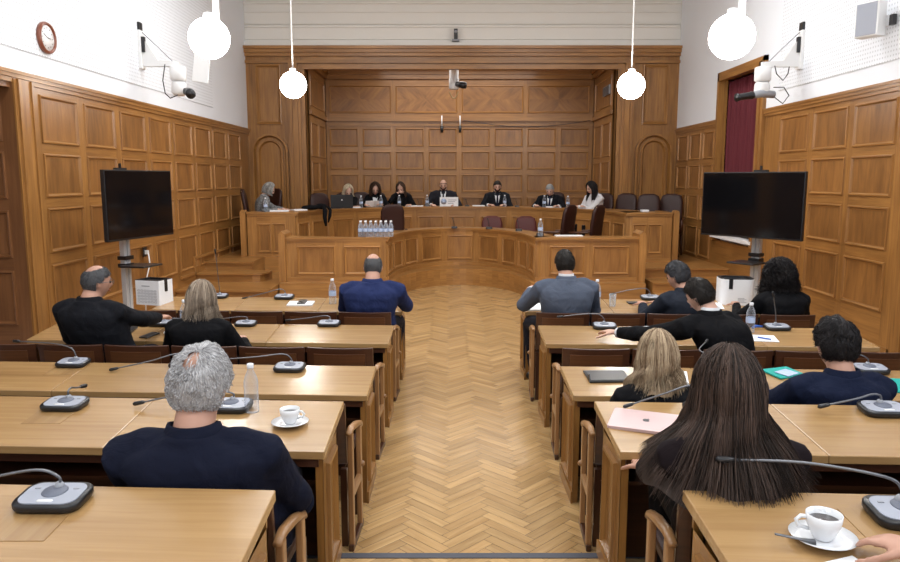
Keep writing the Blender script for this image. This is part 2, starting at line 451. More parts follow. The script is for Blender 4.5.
# window
win=MB()
for (d,a) in((.05,.13),(.075,.06)):
    win.box((XR-d,WY0-a,WZ0-.1),(XR+.02,WY0-a+.07,WZ1+a),(0,0,1)); win.box((XR-d,WY1+a-.07,WZ0-.1),(XR+.02,WY1+a,WZ1+a),(0,0,1))
    win.box((XR-d,WY0-a,WZ1+a-.07),(XR+.02,WY1+a,WZ1+a),(0,1,0))
win.box((XR-.01,WY0-.07,WZ0-.1),(XR+.3,WY0,WZ1+.07),(0,0,1)); win.box((XR-.01,WY1,WZ0-.1),(XR+.3,WY1+.07,WZ1+.07),(0,0,1))
win.box((XR-.01,WY0,WZ1),(XR+.3,WY1,WZ1+.07),(0,1,0))
window=struct(win.build('window_1',M['stile']))
s=MB().box((XR-.08,WY0-.05,WZ0-.05),(XR+.3,WY1+.05,WZ0)); struct(s.build('window_sill',M['white'],window))
s=MB()
for y in(WY0+.0,(WY0+WY1)/2-.03,WY1-.06): s.box((XR+.24,y,WZ0),(XR+.3,y+.06,WZ1))
for z in(WZ0,2.4,WZ1-.06): s.box((XR+.24,WY0,z),(XR+.3,WY1,z+.06))
struct(s.build('window_frame',M['white'],window))
struct(MB().box((XR+.265,WY0,WZ0),(XR+.272,WY1,WZ1)).build('pane',M['glass'],window))
mb=MB(); rows=[]
for j in range(6):
    z=WZ1-.03-(WZ1-WZ0-.05)*j/5; r=[]
    for i in range(141):
        y=WY0+.03+(1.44)*i/140
        r.append(V((XR+.12+.06*math.sin(i*.55+.5*math.sin(i*.13))*(1+.1*j/5)+.01*math.sin(i*.21+j),y,z)))
    rows.append(r)
mb.loft(rows,closed=False,cap=False)
cu=mb.build('curtain',M['curtain']); so=cu.modifiers.new('s','SOLIDIFY'); so.thickness=.006
tag(cu,'maroon pleated velvet curtain hanging in the tall window of the right wall','curtain')
# radiator-less blind strip
mb=MB()
for k in range(26): mb.box((XR+.19,WY1-.22,1.2+k*.085),(XR+.225,WY1-.02,1.235+k*.085))
tag(mb.build('venetian_blind',M['white']),'white slatted blind beside the maroon curtain in the window','blind')

# ---------------------------------------------------------------- back wall, arch bays, header, frieze
wb=wallbox('wall_back',(XL-.3,YB+.06,4.36),(XR+.3,YB+.4,ZC),M['cream'])
mb=MB()
for (z,d,h) in((4.36,.10,.07),(4.50,.04,.03),(4.72,.03,.03),(4.78,.045,.02),(5.0,.03,.025),(5.15,.06,.04)):
    mb.box((XL,YB+.06-d,z),(XR,YB+.07,z+h))
struct(mb.build('frieze_moulding',M['cream'],wb))
OX0,OX1=-2.79,3.22
mb=MB()
mb.box((XL,YB,0),(OX0-.02,YB+.4,4.36),(0,0,1),tone=.95); mb.box((OX1+.02,YB,0),(XR,YB+.4,4.36),(0,0,1),tone=.95)
mb.box((OX0-.02,YB,3.98),(OX1+.02,YB+.4,4.36),(1,0,0),tone=1)
# cornice on top of the wood
for (d,a,b) in((.06,4.18,4.24),(.10,4.24,4.31),(.14,4.31,4.36),(.05,4.05,4.10)):
    mb.box((XL,YB-d,a),(XR,YB+.01,b),(1,0,0))
# casing of opening (stepped)
for (d,w,o) in((.13,.06,.30),(.10,.10,.24),(.05,.14,.14)):
    mb.box((OX0-o,YB-d,0),(OX0-o+w,YB+.01,4.0+o*.2),(0,0,1)); mb.box((OX1+o-w,YB-d,0),(OX1+o,YB+.01,4.0+o*.2),(0,0,1))
for k in range(4):
    for (xx) in(OX0-.03-.09*k-.03,OX1+.03+.09*k-.03):
        mb.box((xx,YB-.07,.5),(xx+.06,YB+.01,3.95),(0,0,1),tone=1.05)
mb.box((OX0-.04,YB-.1,3.93),(OX1+.04,YB+.01,4.0),(1,0,0))
# bays: tall panel and arched panel
for (bx0,bx1) in((-3.86,-3.15),(3.61,4.33)):
    P=flatP((0,YB,0),(1,0,0),(0,0,1),(0,-1,0)); cx=(bx0+bx1)/2; hw=(bx1-bx0)/2
    prof=[(0,0),(.0,.03),(.02,.035),(.035,.02),(.05,.0)]
    x0,x1=bx0+.11,bx1-.11
    arc=[(cx+(hw-.07)*math.cos(t),2.99-.10*math.sin(t)*0+.0,) for t in()]
    sweep_frame(mb,[(x0,2.90),(x1,2.90),(x1,4.03),(x0,4.03)],prof,P)
    sweep_frame(mb,[(x0+.05,2.95),(x1-.05,2.95),(x1-.05,3.98),(x0+.05,3.98)],[(0,0),(.0,.012),(.012,.012),(.02,0)],P)
    zc=2.37
    for (rr,hh) in((hw,.07),(hw-.10,.05)):
        pts=[(cx+rr,.6),(cx+rr,zc)]+[(cx+rr*math.cos(PI*k/16),zc+rr*math.sin(PI*k/16)) for k in range(1,16)]+[(cx-rr,zc),(cx-rr,.6)]
        sweep_frame(mb,pts,[(0,0),(0,hh),(.04,hh),(.055,.02),(.07,0)],P,closed=False)
struct(mb.build('oak_arch_wall',[M['stile'],M['panel']],wb))
# alcove
AY=16.38
va=[(3.30,3.90)]; low=[(.55,.95),(1.04,1.45),(1.56,1.95),(2.06,2.46),(2.57,2.97)]
mb=MB(); w=OX1-OX0
P=flatP((OX0+.04,AY,0),(1,0,0),(0,0,1),(0,-1,0)); ww=w-.08
panelled(mb,P,[(.07+i*(ww-.06)/4,.07+i*(ww-.06)/4+(ww-.06)/4-.09) for i in range(4)],va,0,ww,3.2,4.25,chev=True)
panelled(mb,P,[(.06+i*(ww-.04)/8,.06+i*(ww-.04)/8+(ww-.04)/8-.1) for i in range(8)],low,0,ww,0,3.12)
mb.box((OX0+.04,AY-.05,3.12),(OX1-.04,AY+.01,3.20)); mb.box((OX0+.04,AY-.09,4.03),(OX1-.04,AY+.01,4.12)); mb.box((OX0+.04,AY-.13,4.12),(OX1-.04,AY+.01,4.25))
mb.box((OX0+.04,AY-.03,3.02),(OX1-.04,AY+.01,3.06))
mb.box((OX0-.3,AY+.03,0),(OX1+.3,AY+.3,4.4),tone=.8)
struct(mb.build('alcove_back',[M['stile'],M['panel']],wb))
mb=MB()
for (X,sx) in((OX0+.02,1),(OX1-.02,-1)):
    if sx>0: P=flatP((X,AY,0),(0,-1,0),(0,0,1),(1,0,0))
    else: P=flatP((X,YB+.2,0),(0,1,0),(0,0,1),(-1,0,0))
    L_=AY-YB-.2
    panelled(mb,P,[(.15,L_/2-.05),(L_/2+.05,L_-.15)],[(.6,1.5),(1.6,2.2),(2.3,2.98)],0,L_,0,3.12)
    panelled(mb,P,[(.15,L_-.15)],va,0,L_,3.2,4.25)
    for (a,b,d) in((3.12,3.2,.05),(4.03,4.12,.07),(4.12,4.25,.11)):
        mb.box((min(X,X+sx*d),YB+.2,a),(max(X,X+sx*d),AY,b),(0,1,0))
    mb.box((min(X-sx*.03,X-sx*.3),YB+.1,0),(max(X-sx*.03,X-sx*.3),AY,4.4),tone=.8)
struct(mb.build('alcove_sides',[M['stile'],M['panel']],wb))
wallbox('alcove_ceiling',(OX0-.3,YB+.1,4.25),(OX1+.3,AY+.3,4.4),M['cream'],wb)
ce=wallbox('ceiling',(XL-.3,-3,ZC),(XR+.3,YB+.4,ZC+.2),M['ceil'])
wallbox('wall_rear',(XL-.3,-3.3,0),(XR+.3,-3,ZC),M['plaster'])

# ---------------------------------------------------------------- stage: platforms and steps
mb=MB()
cxp=.17
def ell(cx,cy,a,b,n,p=1): return [(cx+a*math.cos(PI-PI*i/n),cy+b*math.sin(PI*i/n)) for i in range(n+1)]
riser=[(-2.66,10.72)]+ell(cxp,10.80,1.05,1.80,28)+[(3.05,10.72)]
riser=[(-2.58,10.75),(-.90,10.75)]+ell(cxp,10.85,1.05,1.72,28)[1:-1]+[(1.24,10.75),(2.96,10.75)]
def strip_platform(mb,path,yback,z0,z1,mi=0):
    for i in range(len(path)-1):
        a,b=path[i],path[i+1]
        g=(b[0]-a[0],b[1]-a[1],0)
        mb.face([(a[0],a[1],z0),(b[0],b[1],z0),(b[0],b[1],z1),(a[0],a[1],z1)],g,1,mi)
        mb.face([(a[0],a[1],z1),(b[0],b[1],z1),(b[0],yback,z1),(a[0],yback,z1)],(1,0,0),1,mi)
strip_platform(mb,riser,13.4,0,.29)
mb.box((-2.58,10.75,0),(-2.575,13.4,.29)); mb.box((2.955,10.75,0),(2.96,13.4,.29))
o=tag(mb.build('low_platform',M['pod']),kind='structure'); o.name='trim_3'
mb=MB()
mb.box((XL,12.2,0),(-2.4,YB,.54),(1,0,0)); mb.box((XL,11.45,0),(-3.16,12.2,.54),(1,0,0)); mb.box((XL,11.42,.515),(-3.14,11.47,.545),(1,0,0)); mb.box((2.9,12.3,0),(XR,YB,.45),(1,0,0)); mb.box((3.06,11.3,0),(XR,12.3,.45),(1,0,0)); mb.box((-2.4,13.4,0),(2.9,AY,.449),(1,0,0))
o=struct(mb.build('trim_4',M['pod']))
mb=MB()
mb.box((XL,10.2,0),(-2.60,12.2,.27),(1,0,0)); mb.box((XL,10.17,.245),(-2.60,10.22,.275),(1,0,0)); mb.box((XL,9.8,0),(-2.60,10.2,.13),(1,0,0))
pts=[(XL,11.05),(-3.06,11.05),(-2.95,11.08),(-2.89,11.15),(-2.86,11.25),(-2.85,11.44),(XL,11.44)]
mb.prism(pts,.27,.40); pts2=[(x,y) if y>11.4 else (x+(.03 if x>XL else 0),y-.03) for x,y in pts]
mb.prism(pts2,.378,.405)
struct(mb.build('trim_5',M['pod']))
mb=MB()
mb.box((3.06,10.3,0),(XR,11.3,.15),(1,0,0)); mb.box((3.06,10.75,.15),(XR,11.3,.30),(1,0,0))
for y,z in((10.3,.15),(10.75,.30),(11.3,.45)): mb.box((3.06,y-.03,z-.025),(XR,y+.01,z+.004),(1,0,0))
struct(mb.build('trim_6',M['pod']))

# curved panelled desks
def arc_param(path):
    L=[0]
    for i in range(1,len(path)): L.append(L[-1]+math.dist(path[i-1],path[i]))
    def at(s):
        s=max(0,min(L[-1]-1e-6,s)); i=max(k for k in range(len(L)) if L[k]<=s); i=min(i,len(path)-2)
        t=(s-L[i])/(L[i+1]-L[i]); a,b=V(path[i]),V(path[i+1]); p=a.lerp(b,t)
        def nrm(i):
            d=(V(path[i+1])-V(path[i])).normalized(); return V((d.y,-d.x))
        n=nrm(i)
        if t>.5 and i<len(path)-2:
            m=nrm(i+1)
            if n.dot(m)>.85: n=n.lerp(m,(t-.5))
        elif t<.5 and i>0:
            m=nrm(i-1)
            if n.dot(m)>.85: n=n.lerp(m,.5-t)
        return p,n.normalized()
    return L,at
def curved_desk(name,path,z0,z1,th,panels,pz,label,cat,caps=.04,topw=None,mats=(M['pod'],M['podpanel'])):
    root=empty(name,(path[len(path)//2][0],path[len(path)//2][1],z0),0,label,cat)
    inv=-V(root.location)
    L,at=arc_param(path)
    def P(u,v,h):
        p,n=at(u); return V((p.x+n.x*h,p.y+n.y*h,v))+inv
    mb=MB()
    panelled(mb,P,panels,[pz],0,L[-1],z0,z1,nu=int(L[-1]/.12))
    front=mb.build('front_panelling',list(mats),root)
    # backing
    mb=MB(); bk=[];
    for i in range(len(path)):
        p,n=at(min(L[i],L[-1]-1e-4)); bk.append((p,n))
    for i in range(len(path)-1):
        (p,n),(q,m)=bk[i],bk[i+1]
        A=[V((p.x-n.x*.02,p.y-n.y*.02,z0)),V((q.x-m.x*.02,q.y-m.y*.02,z0)),V((q.x-m.x*.05,q.y-m.y*.05,z0)),V((p.x-n.x*.05,p.y-n.y*.05,z0))]
        lo=[a+inv for a in A]; hi=[a+inv+V((0,0,z1-z0)) for a in A]
        mb.face([lo[3],lo[2],hi[2],hi[3]],(0,0,1),.9); mb.face([lo[0],lo[1],hi[1],hi[0]],(0,0,1),.9)
    mb.build('back_board',mats[0],root)
    mb=MB()
    def slab(o0,o1,za,zb,mi=0):
        for i in range(len(path)-1):
            (p,n),(q,m)=bk[i],bk[i+1]
            if (V((q.x,q.y))-V((p.x,p.y))).length<1e-5: continue
            A=[V((p.x+n.x*o0,p.y+n.y*o0,za)),V((q.x+m.x*o0,q.y+m.y*o0,za)),V((q.x-m.x*o1,q.y-m.y*o1,za)),V((p.x-n.x*o1,p.y-n.y*o1,za))]
            lo=[a+inv for a in A]; hi=[a+inv+V((0,0,zb-za)) for a in A]; g=q-p; g=V((g.x,g.y,0))
            mb.face(lo,g,1,mi); mb.face(hi,g,1,mi); mb.face([lo[0],lo[1],hi[1],hi[0]],g,1,mi); mb.face([lo[3],lo[2],hi[2],hi[3]],g,1,mi)
    slab(.035,th,z1,z1+.03); slab(.02,.0,z1-.03,z1)
    mb.build('desk_top',mats[0],root)
    mb=MB(); slab(.02,.0,z0,z0+.07); mb.build('plinth',mats[0],root)
    return root,at,L
# low parapet
ppath=[(-2.50,10.95),(-.96,10.95)]+ell(cxp,11.0,1.13,2.12,30)[1:-1]+[(1.30,10.95),(2.90,10.95)]
L,at=arc_param(ppath)
seg1=math.dist(ppath[0],ppath[1]); tot=L[-1]; curve0=seg1; curve1=tot-1.6
pn=[(.16,.74),(.88,1.44)]
nc=9; cl=(curve1-curve0)
for k in range(nc): pn.append((curve0+.07+k*cl/nc,curve0+.07+k*cl/nc+cl/nc-.12))
pn+= [(curve1+.22,curve1+.76),(curve1+.88,curve1+1.44)]
low_root,atl,Ll=curved_desk('curved_lower_desk',ppath,.29,.94,.32,pn,(.40,.84),'lower panelled oak desk with concave curved middle in front of the podium','desk')
inv=-V(low_root.location)
for x in(-2.55,2.92):
    m=MB().box((x-.05,10.86,0),(x+.05,11.3,1.02),(0,0,1)); m.prism([(x-.05,0),(x,.05),(x+.05,0)],10.86,11.3,mat=Matrix(((1,0,0,0),(0,0,1,0),(0,1,0,1.02),(0,0,0,1))))
    o=m.build('end_post',M['pod'],low_root); o.location=inv
# high podium
hpath=[(-3.46,12.3),(-2.62,12.3)]+ell(.17,12.3,2.76,2.52,34)[1:-1]+[(2.96,12.15),(3.74,12.15)]
L,at=arc_param(hpath); s1=.84; tot=L[-1]; s2=tot-.78
pn=[(.17,.40),(.42,.66)]; nc=13; cl=s2-s1
for k in range(nc): pn.append((s1+.06+k*cl/nc,s1+.06+k*cl/nc+cl/nc-.12))
pn+=[(s2+.12,s2+.36),(s2+.38,s2+.62)]
hi_root,ath,Lh=curved_desk('curved_podium_desk',hpath,.45,1.26,.55,pn,(.60,1.10),'high curved oak podium desk where the panel of eight sits','desk')
inv=-V(hi_root.location)
for x,y in((-3.52,12.3),(3.80,12.15)):
    m=MB(); m.box((x-.045,y-.06,.45),(x+.045,y+1.1,1.28),(0,0,1))
    m.prism([(x-.045,0)]+[(x-.045*math.cos(PI*k/8),.05*math.sin(PI*k/8)) for k in range(1,8)]+[(x+.045,0)],y-.06,y+.1,mat=Matrix(((1,0,0,0),(0,0,1,0),(0,1,0,1.28),(0,0,0,1))))
    o=m.build('end_post',M['pod'],hi_root); o.location=inv

# ---------------------------------------------------------------- bench desks
ROWS={'A':(1.50,2.00,.26),'B':(2.73,3.26,.13),'C':(3.90,4.39,0),'D':(5.18,5.66,0),'E':(6.47,6.97,0)}
LX={'A':-.51,'B':-.497,'C':-.463,'D':-.452,'E':-.437}
RX={'A':.68,'B':.675,'C':.69,'D':.705,'E':.685}
order={'A':'nearest the camera','B':'second from the camera','C':'third from the camera','D':'fourth from the camera','E':'closest to the podium'}
def desk(row,side):
    yn,yf,zb=ROWS[row]
    xa=LX[row] if side=='L' else RX[row]            # aisle edge
    xo=(-3.2 if row!='E' else -2.78) if side=='L' else 3.10
    s=-1 if side=='L' else 1
    label='oak bench desk %s of the aisle, %s'%('left' if side=='L' else 'right',order[row])
    root=empty('bench_desk',(xa,(yn+yf)/2,zb),0,label,'desk','long oak bench desks in rows beside the aisle')
    h=(yf-yn)/2; W=abs(xo-xa)
    def X(a,b): a,b=s*a,s*b; return (min(a,b),max(a,b))
    def sl(y): return .65+.04*(y+h)/(2*h)
    SH=lambda v:V((v.x,v.y-.05*v.x,v.z))
    mb=MB(); nseg=3
    for i in range(nseg):
        x0,x1=X(W*i/nseg,W*(i+1)/nseg-.002)
        off=(random.random()*9,random.random()*9); t=random.uniform(.95,1.05)
        c=[V((x,y,sl(y)-d)) for d in(.035,0) for y in(-h,h) for x in(x0,x1)]
        for q in((0,2,3,1),(4,5,7,6),(0,1,5,4),(2,6,7,3),(0,4,6,2),(1,3,7,5)): mb.face([c[k] for k in q],(1,0,0),t,0,off)
    mb.v=[SH(v) for v in mb.v]; mb.build('desk_top',M['top'],root,bevel=.004)
    mb=MB(); x0,x1=X(.03,W-.03)
    c=[V((x,y,sl(y)-d)) for d in(.075,.035) for y in(-h+.02,h-.02) for x in(x0,x1)]
    for q in((0,2,3,1),(4,5,7,6),(0,1,5,4),(2,6,7,3),(0,4,6,2),(1,3,7,5)): mb.face([c[k] for k in q],(1,0,0),.9)
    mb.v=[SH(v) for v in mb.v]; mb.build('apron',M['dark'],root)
    for (xx,ins) in((0,True),(W-.05,False)):
        a,b=X(xx+.015,xx+.045)
        mb=MB(); nx=-s if xx==0 else s
        xf=(a if nx<0 else b)
        y0,y1=-h+.035,h-(.14 if row=='B' else .05)
        O=(xf,y1 if nx<0 else y0,0); U=(0,-1 if nx<0 else 1,0)
        P=flatP(O,U,(0,0,1),(nx,0,0)); wd=y1-y0
        panelled(mb,P,[(.07,wd-.07)],[(.10,.56)],0,wd,0,.60)
        xi=b if nx<0 else a
        mb.face([(xi,y0,0),(xi,y1,0),(xi,y1,.6),(xi,y0,.6)],(0,0,1),.9)
        mb.box((a,y0,0),(b,y0+.012,.62),(0,0,1)); mb.box((a,y1-.012,0),(b,y1,.63),(0,0,1))
        mb.box((min(xf,xf+nx*.012),y0-.01,0),(max(xf,xf+nx*.012),y1+.01,.07),(0,1,0))
        mb.v=[V((v.x,v.y-(.05*v.x if xx else 0),v.z)) for v in mb.v]; mb.build('side_panel',[M['desk'],M['desk']],root)
    mb=MB(); x0,x1=X(.045,W-.045); yb=h-(.16 if row=='B' else .08)
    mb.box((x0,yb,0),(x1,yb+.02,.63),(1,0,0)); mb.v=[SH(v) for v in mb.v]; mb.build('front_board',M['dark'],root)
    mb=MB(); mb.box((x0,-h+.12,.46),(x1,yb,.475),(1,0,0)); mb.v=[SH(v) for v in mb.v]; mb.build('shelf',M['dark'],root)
    return root
DESK={}
for r in 'ABCDE':
    for sd in 'LR': DESK[r+sd]=desk(r,sd)
def dz(row,y,x=None):   # desktop height in world
    yn,yf,zb=ROWS[row]
    if x is not None: y=y+.05*(x-(LX[row] if x<0 else RX[row]))
    return zb+.65+.04*(y-yn)/(yf-yn)

# ---------------------------------------------------------------- bench chairs
def make_chair(arm):
    root=empty('bench_chair')
    mb=MB(); rings=[]
    # curved padded back
    def back(mb,x0,x1,z0,z1,t,yo):
        n=8; fr=[];bk=[]
        for i in range(n+1):
            x=x0+(x1-x0)*i/n; yc=-.20-.03*(1-(x/.22)**2)
            for (lst,dy) in((fr,t),(bk,0)): lst.append((x,yc+yo+dy))
        poly=bk+fr[::-1]
        tl=lambda z:-(z-.42)*.10
        lo=[V((p[0],p[1]+tl(z0),z0)) for p in poly]; hi=[V((p[0],p[1]+tl(z1),z1)) for p in poly]; m=len(poly)
        for i in range(n):
            a,b,c,d=i,i+1,m-2-i,m-1-i
            mb.face([hi[a],hi[b],hi[c],hi[d]],(1,0,0)); mb.face([lo[a],lo[b],lo[c],lo[d]],(1,0,0))
        for i in range(m): mb.face([lo[i],lo[(i+1)%m],hi[(i+1)%m],hi[i]],(1,0,0))
    back(mb,-.218,.218,.44,.755,.022,0); bk_=mb.build('backrest',M['dark'],root,bevel=.003)
    mb=MB(); back(mb,-.19,.19,.47,.73,.03,.018); mb.build('back_cushion',M['leather'],bk_,bevel=.006)
    mb=MB(); back(mb,-.17,.17,.50,.715,.006,-.006); mb.build('rear_panel',M['backpanel'],bk_)
    mb=MB(); mb.box((-.205,-.17,.40),(.205,.20,.455)); mb.build('seat',M['leather'],root,bevel=.015)
    for sx in(-1,1):
        for sy in(-.19,.16):
            MB().box((sx*.2-.016,sy-.016,0),(sx*.2+.016,sy+.016,.41),(0,0,1)).build('leg',M['dark'],root)
    if arm:
        s=arm
        xx=s*.243
        def bx(lo,hi,nm,m=M['arm']): MB().box((xx-.013,lo[0],lo[1]),(xx+.013,hi[0],hi[1])).build(nm,m,root,bevel=.005)
        mb=MB(); mb.tube([(xx,-.27,.615),(xx,-.2,.625),(xx,-.08,.605),(xx,.02,.575),(xx,.05,.55)],[.012,.015,.016,.015,.010],n=8,sx=1.3); mb.build('armrest',M['arm'],root)
        bx((-.02,.0),(.02,.57),'arm_post'); bx((-.25,.0),(-.21,.61),'arm_post'); bx((-.23,.27),(.0,.31),'side_rail')
        mb=MB(); mb.sphere((xx+s*.015,.0,.36),.016,10,8); mb.build('knob',M['arm'],root)
        bx((-.26,0),(.04,.035),'foot_rail',M['dark'])
    return root
CH={0:make_chair(0),1:make_chair(1),-1:make_chair(-1)}
used=set()
nrow={'B':2.33,'C':3.64,'D':4.83,'E':6.10}
rownm={'B':'second','C':'third','D':'fourth','E':'farthest'}
ordn=['first','second','third','fourth','fifth','sixth']
for r in 'BCDE':
    zb=ROWS[r][2]
    for side in 'LR':
        for k in range(6 if (r!='E' or side=='R') else 5):
            if side=='L': x=LX[r]-.26-.455*k; arm=1 if k==0 else 0
            else: x=RX[r]+.26+.455*k; arm=-1 if k==0 else 0
            if k==5 and side=='R' and x>3.1: continue
            if arm in used or True:
                if arm in used: c=copy_tree(CH[arm])
                else: c=CH[arm]; used.add(arm)
            c.location=(x,nrow[r]-.05*(x-(LX[r] if side=='L' else RX[r])),zb); c.rotation_euler.z=-.05
            tag(c,'dark brown leather bench seat, %s from the aisle, at the %s %s desk'%(ordn[k],rownm[r],'left' if side=='L' else 'right'),'chair','bench seats along the desk rows')
c=copy_tree(CH[0]); c.location=(1.52,1.16,.26); tag(c,'dark brown bench seat at the nearest right desk, outside the picture edge','chair','bench seats along the desk rows')

# ---------------------------------------------------------------- leather armchairs at podium
def make_armchair():
    root=empty('leather_chair')
    mb=MB(); rr=[]
    def ring(w,d,y,z,zt=0):
        return [V((w*math.copysign(abs(math.cos(t))**.5,math.cos(t)),y+d*math.copysign(abs(math.sin(t))**.5,math.sin(t)),z)) for t in [2*PI*k/16 for k in range(16)]]
    mb.loft([ring(.17,.03,-.22,.45),ring(.20,.04,-.23,.55),ring(.21,.04,-.25,.8),ring(.205,.04,-.28,1.0),ring(.175,.035,-.30,1.09),ring(.09,.028,-.305,1.13)])
    bk_=mb.build('backrest',M['leather'],root)
    mb=MB(); mb.loft([ring(.22,.22,.0,.40),ring(.245,.24,0,.43),ring(.245,.24,0,.49),ring(.21,.21,0,.515)]); mb.build('seat',M['leather'],root)
    for s in(-1,1):
        mb=MB(); mb.tube([(s*.25,-.24,.68),(s*.26,-.05,.67),(s*.26,.13,.66),(s*.255,.17,.62),(s*.25,.16,.45)],.02); mb.build('armrest',M['dark'],root)
        for y in(-.2,.18):
            mb=MB(); mb.tube([(s*.20,y,.42),(s*.22,y*1.1,0)],[.022,.015]); mb.build('leg',M['dark'],root)
    for s in(-1,1):
        mb=MB(); mb.sphere((s*.16,-.31,1.09),.012,8,6); mb.build('brass_stud',M['brass'],bk_)
    return root
AC=make_armchair(); first=[True]
def armchair(x,y,z,rz,label,mat=None):
    if first[0] : c=AC; first[0]=False
    else: c=copy_tree(AC)
    c.location=(x,y,z); c.rotation_euler.z=rz; tag(c,label,'chair','leather armchairs around the podium desks')
    if mat:
        for ch in c.children:
            if ch.name.startswith(('backrest','seat')):
                ch.data=ch.data.copy(); ch.data.materials[0]=mat
    return c
R=math.radians
armchair(-3.55,13.75,.54,R(180-40),'dark leather armchair at the far left end beside the podium end post')
armchair(-3.42,13.05,.54,R(-80),'leather armchair of the grey-haired woman at the left podium end')
def PYF(x): return 12.3+2.52*math.sqrt(max(.02,1-((x-.17)/2.76)**2))
def seat(k,off):
    y=14.
    for _ in range(40): y=.5*y+.5*(PYF(k*y)+off)
    return k*y,y
for k,a,l in((-.172,215,'brown leather armchair behind the open black laptop'),(-.1406,200,'leather armchair of the blonde woman bending over papers'),
 (-.120,195,'brown leather armchair between the blonde woman and the dark-haired woman'),
 (-.101,188,'leather armchair of the curly dark-haired woman reading papers'),(-.066,185,'leather armchair of the woman hiding her face in her hand'),
 (-.0093,180,'leather armchair of the bald man at the podium centre'),(.0653,178,'leather armchair of the bearded man right of centre'),
 (.143,165,'leather armchair of the grey-haired man in the dark suit'),(.203,140,'leather armchair of the woman in the white blouse'),
 (.238,150,'empty brown leather armchair behind the woman in the white blouse')):
    x,y=seat(k,.75 if k<.23 else 1.0); armchair(x,y,.45,R(a),l)
for x,y,z,a,l in((3.60,13.1,.45,165,'empty leather armchair left of the two at the right podium end'),(4.0,13.2,.45,155,'empty leather armchair nearest the right wall')):
    armchair(x,y,z,R(a),l)
armchair(-1.05,12.75,.29,R(12),'brown leather armchair behind the pack of water bottles')
armchair(1.80,12.35,.29,R(52),'tilted leather armchair left of the pair behind the lower desk')
armchair(2.27,12.30,.29,R(54),'leather armchair right of the pair behind the lower desk')
armchair(.82,13.95,.0,R(178),'oxblood leather armchair left of the two low ones below the podium',M['redleather'])
armchair(1.48,13.85,.0,R(178),'oxblood leather armchair right of the two low ones below the podium',M['redleather'])
LE=98;WE=80

# ================================================================= people
def headsurf(d,fem=False):
    """d unit dir in head space (+y face,+z up) -> point"""
    x,y,z=d
    a=.074 if not fem else .070; b=.093; c=.116 if z>0 else .118
    px,py,pz=x*a,y*b,z*c
    if z<0:
        k=(-z)
        px*=1-.30*k**1.6
        if y<0: py*=1-.42*k**1.2
        else: py*=1-.10*k
    if y>0:
        g=lambda x0,z0,sx,sz: math.exp(-((px-x0)/sx)**2-((pz-z0)/sz)**2)
        py+=.021*g(0,-.022,.011,.018)+.010*g(0,.0,.009,.022)
        py-=.009*(g(.030,.006,.016,.011)+g(-.030,.006,.016,.011))
        py+=.004*g(0,.028,.05,.010)+.005*g(0,-.058,.022,.010)+.008*g(0,-.098,.022,.016)
    return V((px,py,pz))
def axes(yaw,pitch=0,roll=0):
    # local -> world; yaw 0 faces +Y, positive yaw turns to the left (ccw); pitch>0 looks down
    return Matrix.Rotation(yaw,3,'Z')@Matrix.Rotation(-pitch,3,'X')@Matrix.Rotation(roll,3,'Y')
def remesh(o,vox,sm=3):
    r=o.modifiers.new('r','REMESH'); r.mode='VOXEL'; r.voxel_size=vox; r.use_smooth_shade=True
    if sm: s=o.modifiers.new('s','SMOOTH'); s.iterations=sm; s.factor=.5
def ik(S,T,l1,l2,pole):
    d=T-S; L=d.length
    if L>(l1+l2)*.995: T=S+d.normalized()*(l1+l2)*.995; d=T-S; L=d.length
    a=(l1*l1-l2*l2+L*L)/(2*L); h=math.sqrt(max(0,l1*l1-a*a)); u=d/L
    p=(pole-u*pole.dot(u)).normalized()
    return S+u*a+p*h,T
def sring(c,Rt,Fw,hw,hd,n=20,p=.8,up=None,slope=0):
    out=[]
    for k in range(n):
        t=2*PI*k/n; cx,sx=math.cos(t),math.sin(t)
        q=c+Rt*(hw*math.copysign(abs(cx)**p,cx))+Fw*(hd*math.copysign(abs(sx)**p,sx))
        if slope: q=q-V((0,0,slope*abs(cx)**1.5))
        out.append(q)
    return out
def hand(mb,W,fwd,down,side,sz=1,curl=.35):
    """W wrist, fwd along hand, down = palm normal, side = +-1 thumb direction sign along lateral"""
    fwd=fwd.normalized(); down=(down-fwd*down.dot(fwd)).normalized(); lat=fwd.cross(down).normalized()*side
    n=10
    def pr(t,w,h): 
        c=W+fwd*t*sz
        return [c+lat*(w*sz*math.cos(2*PI*k/n))+down*(h*sz*math.sin(2*PI*k/n)) for k in range(n)]
    mb.loft([pr(-.02,.025,.020),pr(.01,.030,.018),pr(.05,.042,.016),pr(.088,.040,.013),pr(.096,.034,.009)])
    for i,(o,l) in enumerate(((.031,.068),(.011,.078),(-.010,.072),(-.030,.056))):
        b=W+fwd*.082*sz+lat*o*sz; p=[b]; ang=.12+.05*i
        for s_,a in((.42,curl),(.32,curl*1.3),(.26,curl)):
            dirv=fwd*math.cos(ang)+down*math.sin(ang)+lat*(o*1.5); p.append(p[-1]+dirv.normalized()*l*s_*sz); ang+=a
        mb.tube(p,[.0098*sz,.009*sz,.0082*sz,.007*sz],n=8)
    b=W+fwd*.022*sz+lat*.026*sz
    mb.tube([b,b+(fwd*.6+lat*.7+down*.25)*.038*sz,b+(fwd*1.0+lat*.75+down*.45)*.060*sz,b+(fwd*1.35+lat*.75+down*.6)*.072*sz],[.013*sz,.011*sz,.010*sz,.008*sz],n=8)

